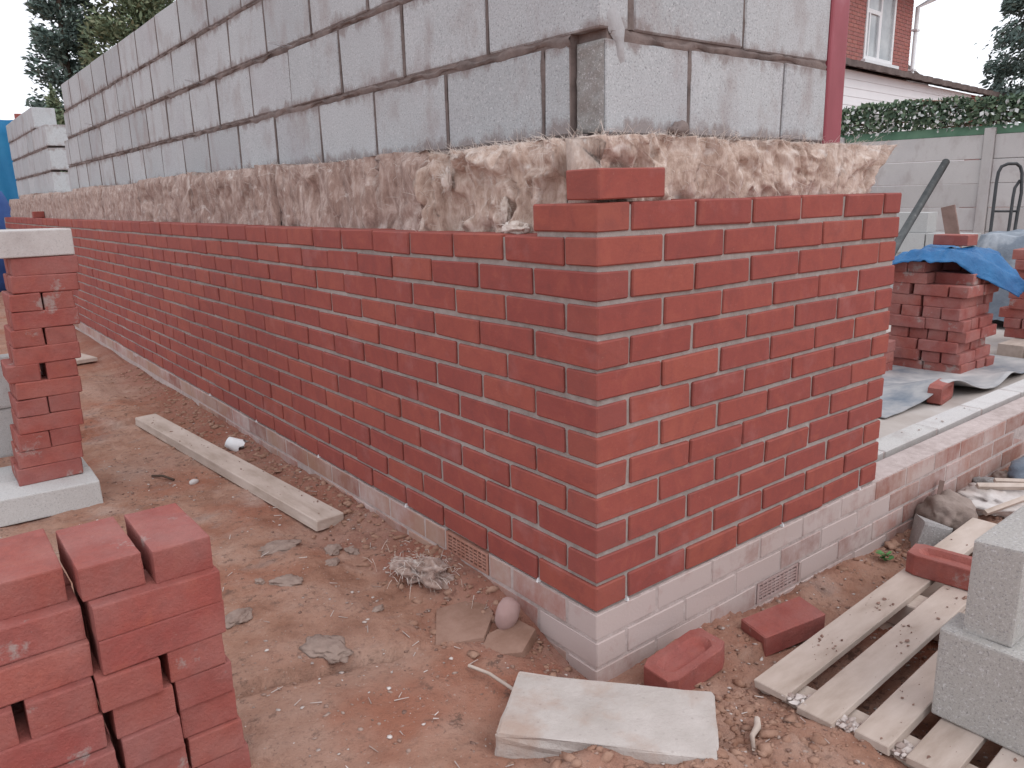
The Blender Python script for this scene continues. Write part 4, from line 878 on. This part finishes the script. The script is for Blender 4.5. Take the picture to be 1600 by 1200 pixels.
for n_, (x, y, s_) in enumerate(RB):
    o = obj('rubble_lump', rock_mesh('rubble_lump', s_, s_*.8, s_*.6, [M['soil'], M['sack'], M['block_rough']][n_ % 3], 60+n_, 3, .5, 1.8), None, (x, y, gz(x, y)+s_*.25), (0, 0, n_)); tag(o, 'lump of rubble along the low wall, %s from the wall end' % ['second', 'third', 'fifth', 'first', 'sixth', 'seventh', 'eighth', 'fourth'][n_], 'rubble', 'rubble lumps along the low wall')
m = MB(); rg = np.random.default_rng(8)
for k in range(16):
    a_ = rg.uniform(0, 6.28); L = rg.uniform(.02, .04); p = Vector((rg.normal(0, .006), rg.normal(0, .006), rg.uniform(0, .03))); d_ = Vector((math.cos(a_), math.sin(a_), rg.uniform(.2, 1))).normalized(); s_ = d_.cross(Vector((0, 0, 1))).normalized()*L*.3
    m.add([p, p+d_*L*.55+s_, p+d_*L+Vector((0, 0, -.006)), p+d_*L*.55-s_], [(0, 1, 2, 3)])
o = m.build('weed', M['leaf_weed']); o.location = (1.325, -.07, gz(1.325, -.07)); tag(o, 'small green weed growing at the foot of the low wall', 'weed')

# ================================================================== INSIDE THE BUILDING
def cloth(name, fn, nu, nv, mat, label, cat, th=.004):
    V = [fn(i/nu, j/nv) for i in range(nu+1) for j in range(nv+1)]; F = [(i*(nv+1)+j, (i+1)*(nv+1)+j, (i+1)*(nv+1)+j+1, i*(nv+1)+j+1) for i in range(nu) for j in range(nv)]
    o = obj(name, meshdata(name, V, F, mat, True)); md = o.modifiers.new('thickness', 'SOLIDIFY'); md.thickness = th; return tag(o, label, cat)
n1 = lambda a_, b_, sd: float(fbm(np.array([a_]), np.array([b_]), seed=sd, o=3)[0])
def dpm(u, v):
    x = 2.40+1.9*u; y = .39+.02*math.sin(u*9)+.10*max(0, 1-u*2.2)+v*(.9-.2*u)
    z = -.088+.03*max(0, n1(x*3, y*3, 5))*(1-.6*v)
    z += .085*math.exp(-((x-2.98)/.20)**2)*math.exp(-((v-.03)/.25)**2)+.05*math.exp(-((x-3.6)/.16)**2)*math.exp(-((v)/.12)**2)
    return (x, y, z)
cloth('membrane_sheet', dpm, 60, 24, M['dpm'], 'dusty grey membrane sheet with a wavy lifted edge on the floor', 'plastic sheet')
def btarp(u, v):
    # runs along the front of the pile top (y from left to right), hangs a little over the front, trails down at the right
    y = 1.20-.70*u; x = 3.52+.62*v
    z = .575+.045*math.sin(u*3.0)+.05*n1(u*6, v*4, 3)+.02*n1(u*17, v*9, 8)-.07*sst(.16, 0, np.array(v)).item()
    k = max(0, (u-.60)/.40); x = 3.50+.42*k+.62*v*(1-.72*k); z -= .20*k**1.6+.03*math.sin(v*9)*k
    z -= .035*math.exp(-((u-.12)/.07)**2)
    return (x, y, z)
cloth('blue_tarpaulin', btarp, 50, 24, M['tarp'], 'crumpled blue tarpaulin thrown over the brick pile', 'tarpaulin')
lbrick(3.86, .86, .665, 82, 'red brick weighing down the blue tarpaulin', 'weights on tarpaulins')
def gmound(u, v):
    a_ = u*2*math.pi; r_ = .08+.92*v; x = 6.0+.62*math.cos(a_)*r_; y = 1.12+.52*math.sin(a_)*r_
    z = .60+.04*n1(math.cos(a_)*2+r_, math.sin(a_)*2, 4)-.72*sst(.72, 1.0, np.array(r_)).item()*(.85+.3*n1(a_*1.3, 1, 6)); return (x, y, z)
V = [gmound(i/40, j/14) for i in range(40) for j in range(15)]+[(6.0, 1.12, .605)]
F = [(i*15+j, ((i+1) % 40)*15+j, ((i+1) % 40)*15+j+1, i*15+j+1)[::-1] for i in range(40) for j in range(14)]+[(i*15, ((i+1) % 40)*15, 600) for i in range(40)]
o = obj('grey_sheet', meshdata('grey_sheet', V, F, M['tarp_grey'], True)); tag(o, 'grey-blue polythene sheet draped over a heap behind the brick pile', 'plastic sheet')
lbrick(5.78, 1.02, .66, 20, 'red brick weighing down the grey polythene sheet', 'weights on tarpaulins')
o = MB().tube([(4.40, 1.40, -.10), (4.437, 1.45, .618), (5.333, 1.594, 1.166)][1:], .030, 12).build('steel_pipe', M['steel_dark'], None, False)
o.data = MB().tube([(3.95, 1.39, .32), (4.437, 1.472, .618), (5.333, 1.594, 1.166)], .0285, 14).mesh('steel_pipe', M['steel_dark'], True); tag(o, 'dark steel pipe leaning diagonally behind the wall end', 'pipe')
bd = obj('timber_board', bbox_mesh('timber_board', .028, .098, 1.00, .002, M['timber_dark'], .001, seed=71), None, (5.335, 1.42, .345), (R(-14), R(2), R(12))); tag(bd, 'brown board propped upright behind the blue tarpaulin', 'board')
gb = 'pale blocks stacked by the fence'
for c_, (yy, hh) in enumerate([(2.72, 4), (2.27, 3), (3.18, 4), (1.80, 2)]):
    for lv in range(hh):
        o = obj('concrete_block', blk('concrete_block', .215, .44, .205, M['block_pale'], 1010+c_), None, (7.25+.03*(lv % 2), yy+rs.gauss(0, .01), -.10+.1035+.207*lv), (0, 0, rs.gauss(0, .02)))
        tag(o, 'pale concrete block by the fence, %s column from left, %s from the ground' % (['second', 'third', 'first', 'fourth'][c_], ['first', 'second', 'third', 'fourth'][lv]), 'concrete block', gb)
# sack barrow
sb = empty('sack_barrow', (7.3, 1.87, -.1), 'black tubular sack barrow standing near the fence', 'sack barrow')
def rel(p): return (p[0]-7.3, p[1]-1.87, p[2]+.1)
top = [(7.10, 1.90, -.08), (7.20, 1.915, .586), (7.31, 1.955, 1.00), (7.335, 1.958, 1.10), (7.36, 1.945, 1.155), (7.41, 1.91, 1.18), (7.49, 1.865, 1.18), (7.525, 1.84, 1.15), (7.53, 1.82, 1.09), (7.49, 1.79, .90), (7.43, 1.782, .70), (7.28, 1.75, -.08)]
MB().tube([rel(p) for p in top], .0155, 10).build('frame', M['black_tube'], sb, True)
MB().tube([rel(p) for p in [(7.30, 1.80, .40), (7.345, 1.809, .62), (7.41, 1.83, .86), (7.44, 1.835, .95), (7.50, 1.82, 1.02)]], .0145, 10).build('handle', M['black_tube'], sb, True)
MB().tube([rel((7.235, 1.93, .735)), rel((7.43, 1.785, .73))], .011, 8).build('crossbar', M['black_tube'], sb, True)
MB().box(-.32, -.02, -.28, .18, 0, .012).build('toe_plate', M['black_tube'], sb)
for s_ in (-.20, .12):
    m = MB(); n = 20
    V = [(.10*math.cos(2*math.pi*i/n)-.02, s_+w, .10+.10*math.sin(2*math.pi*i/n)) for w in (0, .05) for i in range(n)]
    m.add(V, [(i, (i+1) % n, n+(i+1) % n, n+i) for i in range(n)]+[tuple(range(n))[::-1], tuple(range(n, 2*n))]); m.build('wheel', M['black_tube'], sb)

# ================================================================== FENCE
fe = empty('concrete_fence', (9.961, 3.074, -.2), 'pale concrete panel fence with slotted posts across the yard', 'fence'); fe.rotation_euler = (0, 0, math.atan2(.987, -.16)-math.pi/2)
pm = bbox_mesh('post', .13, .125, 1.92, .012, M['concrete'], 0, 2); pb = [bbox_mesh('panel_board', .05, 1.74, .298, .006, M['concrete'], .003, seed=20+k) for k in range(4)]
for k in range(-3, 6):
    obj('post', pm, fe, (0, k*1.87, .93))
    if k < 5:
        for lv in range(6): obj('panel_board', rs.choice(pb), fe, (.004*rs.gauss(0, 1), (k+.5)*1.87, .15+.302*lv))
cp = MB().box(-.03, .05, -5.6, 9.3, 1.815, 1.925).build('green_capping', M['green']); cp.location = fe.location; cp.rotation_euler = fe.rotation_euler
cp.location = fe.location+Vector((.03, 0, 0)); tag(cp, 'green strip running along the top of the concrete fence', 'fence capping')
iv = empty('ivy_screen', (9.99, 3.074, -.2), 'leafy ivy trellis screen on top of the concrete fence', 'hedge screen'); iv.rotation_euler = fe.rotation_euler
m = MB(); rg = np.random.default_rng(6)
for k in range(230):
    y0 = rg.uniform(-5.5, 8.6); z0 = rg.uniform(1.93, 2.27); L = rg.uniform(.5, 1.0); s_ = rg.choice([-1, 1])
    m.tube([(rg.normal(0, .01), y0, z0), (rg.normal(0, .01), y0+L, min(2.32, max(1.93, z0+s_*L*.12)))], .008, 4)
tag(m.build('lattice', M['twig'], iv), kind='stuff')
def leaves(name, mat, n, parent, pos, nrm_bias, smin, smax, seed):
    rg = np.random.default_rng(seed); P_ = pos(rg, n); d_ = rg.normal(0, 1, (n, 3)); d_ /= np.linalg.norm(d_, axis=1)[:, None]
    e = np.cross(d_, rg.normal(0, 1, (n, 3))+nrm_bias); e /= np.linalg.norm(e, axis=1)[:, None]; s_ = rg.uniform(smin, smax, (n, 1))
    V = np.stack([P_-d_*s_*.5, P_+e*s_*.38, P_+d_*s_*.55, P_-e*s_*.38], 1).reshape(-1, 3)
    F = np.arange(4*n).reshape(n, 4)
    me = bpy.data.meshes.new(name); me.vertices.add(4*n); me.vertices.foreach_set('co', V.astype(np.float32).ravel()); me.loops.add(4*n); me.loops.foreach_set('vertex_index', F.astype(np.int32).ravel())
    me.polygons.add(n); me.polygons.foreach_set('loop_start', np.arange(0, 4*n, 4, dtype=np.int32)); me.polygons.foreach_set('loop_total', np.full(n, 4, np.int32)); me.update(); me.validate(); me.materials.append(mat)
    return tag(obj(name, me, parent), kind='stuff')
def ivpos(rg, n):
    y = rg.uniform(-5.4, 9.2, n); top = 2.255+.07*fbm(y*1.7, y*0, seed=3)+.05*rg.random(n)
    return np.stack([rg.normal(-.03, .045, n), y, 1.93+(top-1.93)*rg.random(n)**.85], -1)
leaves('leaves', M['leaf_ivy'], 19000, iv, ivpos, np.array([.5, 0, 0]), .04, .085, 4)
leaves('pale_leaves', M['leaf_pale'], 1700, iv, lambda rg, n: ivpos(rg, n)+np.array([-.05, 0, -.06]), np.array([.5, 0, 0]), .035, .07, 5)

# ================================================================== NEIGHBOURING HOUSE
ho = empty('brick_house', (15.163, 7.703, -.2), 'red brick neighbouring house with white upstairs window beyond the fence', 'house'); ho.rotation_euler = (0, 0, math.atan2(.0815, .9967))
b_ = NB('house_wall_far', .85, .2); bt = b_.t.nodes.new('ShaderNodeTexBrick'); b_.put(bt.inputs['Vector'], b_.vec((1, 1, 1), (R(90), 0, 0), b_.t.nodes.new('ShaderNodeTexCoord').outputs['Object']))
for nm, vl in (('Scale', 1.0), ('Brick Width', .225), ('Row Height', .075), ('Mortar Size', .006)): bt.inputs[nm].default_value = vl
bt.inputs['Color1'].default_value = (.30, .075, .06, 1); bt.inputs['Color2'].default_value = (.24, .06, .05, 1); bt.inputs['Mortar'].default_value = (.42, .36, .34, 1)
M['house_far'] = b_.done(bt.outputs[0])
HZ = .2
# wall shell with the window opening left free
m = MB()
for x0, x1, z0, z1 in [(-4.5, .04, 0, 5.35+HZ), (1.50, 2.447, 0, 5.35+HZ), (.04, 1.50, 0, 3.57+HZ), (.04, 1.50, 5.12+HZ, 5.35+HZ)]: m.box(x0, x1, .012, .25, z0, z1)
m.build('wall', M['mortar_plinth'], ho)
MB().box(-4.5, 2.447, .25, 6.5, 0, 5.35+HZ).build('wall', M['house_far'], ho)
hb = [bbox_mesh('brick', .215, .10, .065, .003, M['house_brick'], .001, seed=1100+k) for k in range(4)]; hh_ = bbox_mesh('brick', .1025, .10, .065, .003, M['house_brick'], .001, seed=1110)
cnt = 0
for row in range(22):
    z = 3.47+HZ+.075*row; x = 2.447-(.215 if row % 2 else .1025); first = not row % 2
    while x > -.95 and cnt < 292:
        L = .1025 if first else .215
        if not (x+L > .05 and x < 1.49 and z+.06 > 3.52+HZ and z < 5.10+HZ):
            obj('brick', hh_ if first else rs.choice(hb), ho, (x+L/2, .05, z+.0325)); cnt += 1
        else:
            for xa, xb in ((x, min(x+L, .045)), (max(x, 1.495), x+L)):
                if xb-xa > .02: obj('brick', bbox_mesh('brick', xb-xa, .10, .065, .003, M['house_brick'], .001, seed=1), ho, ((xa+xb)/2, .05, z+.0325)); cnt += 1
        first = False; x -= .225
wi = MB(); W0, W1, WB, WT = .05, 1.485, 3.585+HZ, 5.10+HZ; t_ = .085
wi.box(W0, W0+t_, -.02, .06, WB, WT); wi.box(W1-t_, W1, -.02, .06, WB, WT); wi.box(W0+t_, W1-t_, -.02, .06, WB, WB+t_); wi.box(W0+t_, W1-t_, -.02, .06, WT-t_, WT)
wf = wi.build('window', M['white'], ho)
MB().box(.73, .80, -.016, .056, WB+t_, WT-t_).build('mullion', M['white'], wf)
MB().box(W0+t_, .73, -.014, .054, 4.50+HZ, 4.58+HZ).build('transom', M['white'], wf)
MB().box(.19, .24, -.022, .03, WB+t_, 4.50+HZ).box(.665, .715, -.022, .03, WB+t_, 4.50+HZ).build('casement', M['white'], wf)
for x0, x1, z0, z1 in [(W0+t_, .73, WB+t_, 4.50+HZ), (W0+t_, .73, 4.58+HZ, WT-t_), (.80, W1-t_, WB+t_, WT-t_)]: MB().box(x0, x1, .018, .026, z0, z1).build('pane', M['glass'], wf)
MB().box(-.03, 1.70, -.09, .03, 3.525+HZ, 3.585+HZ).build('sill', M['white'], wf)
MB().tube([(2.52, -.06, 3.40+HZ), (2.53, -.06, 4.90+HZ), (2.75, -.18, 5.02+HZ), (3.05, -.36, 5.16+HZ)], .045, 12).build('downpipe', M['white'], ho, True)
for z in (3.58, 4.42): MB().box(2.43, 2.62, -.115, .0, z+HZ-.02, z+HZ+.02).build('pipe_bracket', M['white'], ho)
rf = MB(); rf.add([(-4.9, -.4, 5.35+HZ), (2.85, -.4, 5.35+HZ), (2.85, 6.9, 5.35+HZ), (-4.9, 6.9, 5.35+HZ), (-2.5, 3.2, 8.0), (.6, 3.2, 8.0)], [(0, 1, 5, 4), (1, 2, 5), (2, 3, 4, 5), (3, 0, 4), (3, 2, 1, 0)]); rf.build('roof', M['roof'], ho)
MB().box(-4.9, 2.9, -.50, -.40, 5.22+HZ, 5.35+HZ).build('gutter', M['white'], ho)
MB().box(-1.2, 2.36, -.06, .0, 3.405+HZ, 3.468+HZ).build('flashing', M['lead'], ho)
ex = empty('extension', (15.163, 7.703, -.2), 'low white boarded extension with dark tiled roof edge beside the brick house', 'house'); ex.rotation_euler = ho.rotation_euler
MB().box(-4.5, 4.95, -.58, -.06, 0, 3.16+HZ).build('wall', M['white_clad'], ex)
for k in range(7):
    z1 = 3.15+HZ-.155*k
    m = MB(); m.add([(-4.5, -.592, z1-.150), (4.93, -.592, z1-.150), (4.93, -.586, z1), (-4.5, -.586, z1), (-4.5, -.58, z1-.150), (4.93, -.58, z1-.150)], [(0, 1, 2, 3), (0, 4, 5, 1)]); m.build('weatherboard', M['white_clad'], ex)
MB().box(4.952, 6.1, -.575, 2.5, 0, 3.16+HZ).build('brick_end', M['house_far'], ex)
m = MB()
x = -4.6
for k in range(40):
    w = .29; sg = .012*(k % 2); m.add([(x, -.80, 3.16+HZ+sg), (x+w, -.80, 3.16+HZ+sg), (x+w, .0, 3.37+HZ+sg), (x, .0, 3.37+HZ+sg), (x, -.80, 3.27+HZ+sg), (x+w, -.80, 3.27+HZ+sg), (x+w, .0, 3.44+HZ+sg*.3), (x, .0, 3.44+HZ+sg*.3)], [(0, 1, 5, 4), (4, 5, 6, 7), (0, 4, 7, 3), (1, 2, 6, 5), (3, 2, 1, 0), (2, 3, 7, 6)]); x += .2895
m.build('roof', M['roof'], ex)
m = MB(); m.add([(2.60, .4, 3.40+HZ), (5.0, .4, 3.40+HZ), (5.0, 3, 3.40+HZ), (2.60, 3, 3.40+HZ), (2.60, .4, 4.02+HZ), (2.60, 3, 4.02+HZ), (4.6, .4, 3.62+HZ), (4.6, 3, 3.62+HZ)], [(0, 1, 6, 4), (4, 6, 7, 5), (1, 2, 7, 6), (2, 3, 5, 7), (3, 0, 4, 5), (3, 2, 1, 0)]); m.build('rear_roof', M['roof'], ex)

# ================================================================== TREES
def conifer(name, label, base, H, Rm, mat, n, seed, z0=.5, droop=-.1, prof=None, leafs=(.10, .22), group='conifers around the site'):
    rg = np.random.default_rng(seed); root = empty(name, base, label, 'tree', group)
    tr = MB(); pts = [(.05*math.sin(k*1.3), .05*math.cos(k*1.7), H*k/8) for k in range(9)]; tr.tube(pts, [max(.02, .16*(1-k/8.6)) for k in range(9)], 8)
    nb = 46; bt_ = []
    prof = prof or (lambda t: np.sin(np.clip(t, 0, 1)**.6*math.pi)**.7*(1-.55*t))
    for k in range(nb):
        t = z0/H+(1-z0/H)*(k+.5)/nb; a_ = k*2.399+rg.normal(0, .3); L = Rm*float(prof(np.array((t*H-z0)/(H-z0))))*rg.uniform(.7, 1.1); z = t*H
        e_ = (math.cos(a_)*L, math.sin(a_)*L, z+L*(.35+droop)); tr.tube([(0, 0, z-.05), (e_[0]*.5, e_[1]*.5, z+L*.25), e_], [.03, .018, .006], 4, False); bt_.append((z, a_, L))
    tr.build('trunk', M['bark'], root, True)
    # foliage sprays clustered on the limbs
    B_ = np.array(bt_); idx = rg.integers(0, nb, n); u = rg.random(n)**.55
    cl = rg.normal(0, 1, (nb*7, 3)); ci = idx*7+rg.integers(0, 7, n)
    L = B_[idx, 2]; a_ = B_[idx, 1]+rg.normal(0, .30, n)+cl[ci, 0]*.28; rad = L*u
    p = np.stack([np.cos(a_)*rad, np.sin(a_)*rad, B_[idx, 0]+rad*(.35+droop)+cl[ci, 1]*.12+rg.normal(0, .07, n)*(1+rad)], -1)
    d_ = np.stack([np.cos(a_), np.sin(a_), np.full(n, .45+droop*3)], -1)+rg.normal(0, .55, (n, 3)); d_ /= np.linalg.norm(d_, axis=1)[:, None]
    e_ = np.cross(d_, rg.normal(0, 1, (n, 3))); e_ /= np.linalg.norm(e_, axis=1)[:, None]; s_ = rg.uniform(leafs[0], leafs[1], (n, 1))
    V = np.stack([p-d_*s_*.4, p+e_*s_*.20, p+d_*s_*.6, p-e_*s_*.20], 1).reshape(-1, 3); F = np.arange(4*n)
    me = bpy.data.meshes.new('crown'); me.vertices.add(4*n); me.vertices.foreach_set('co', V.astype(np.float32).ravel()); me.loops.add(4*n); me.loops.foreach_set('vertex_index', F.astype(np.int32))
    me.polygons.add(n); me.polygons.foreach_set('loop_start', np.arange(0, 4*n, 4, dtype=np.int32)); me.polygons.foreach_set('loop_total', np.full(n, 4, np.int32)); me.update(); me.validate(); me.materials.append(mat)
    tag(obj('crown', me, root), kind='stuff'); return root
conifer('conifer_tree', 'dark conifer at the far left, behind the block pier', (3.15, 22.8, -.2), 10.5, 1.2, M['leaf_blue'], 26000, 1)
conifer('conifer_tree', 'broad lighter green conifer rising behind the long block wall', (4.75, 22.0, -.2), 11, 2.15, M['leaf_con2'], 52000, 2)
conifer('conifer_tree', 'conifer behind the block wall nearest the building corner', (7.1, 22.5, -.2), 10, 1.7, M['leaf_con'], 30000, 3)
conifer('conifer_tree', 'tall drooping conifer at the right picture edge', (22.95, 7.15, -.2), 10.5, 1.8, M['leaf_blue'], 30000, 4, 1.2, -.35)
conifer('conifer_tree', 'small rounded conifer far off, left of the drooping one', (33.35, 12.0, -.2), 5.5, .75, M['leaf_blue'], 16000, 5, .6)
conifer('garden_shrub', 'brownish shrub seen in the gap beyond the block wall', (1.55, 15.9, -.2), 3.1, .75, M['leaf_con2'], 7000, 6, .3, leafs=(.08, .18), group='shrubs')

# ================================================================== BLUE SHEETING AT THE FAR LEFT
def bsheet(u, v): return (-1.6+2.35*u, 13.0+.12*math.sin(u*17)+.05*math.sin(u*41+v*3), -.2+2.5*v)
cloth('blue_sheeting', bsheet, 60, 12, M['tarp_back'], 'tall blue sheeting hung beyond the far end of the walls', 'tarpaulin')
o = obj('blue_bundle', rock_mesh('blue_bundle', .42, .40, .80, M['tarp_dark'], 33, 4, .14, 1.5), None, (-.20, 11.85, .62), (0, 0, .3)); tag(o, 'dark blue covered bundle at the far end of the brick wall', 'bundle')
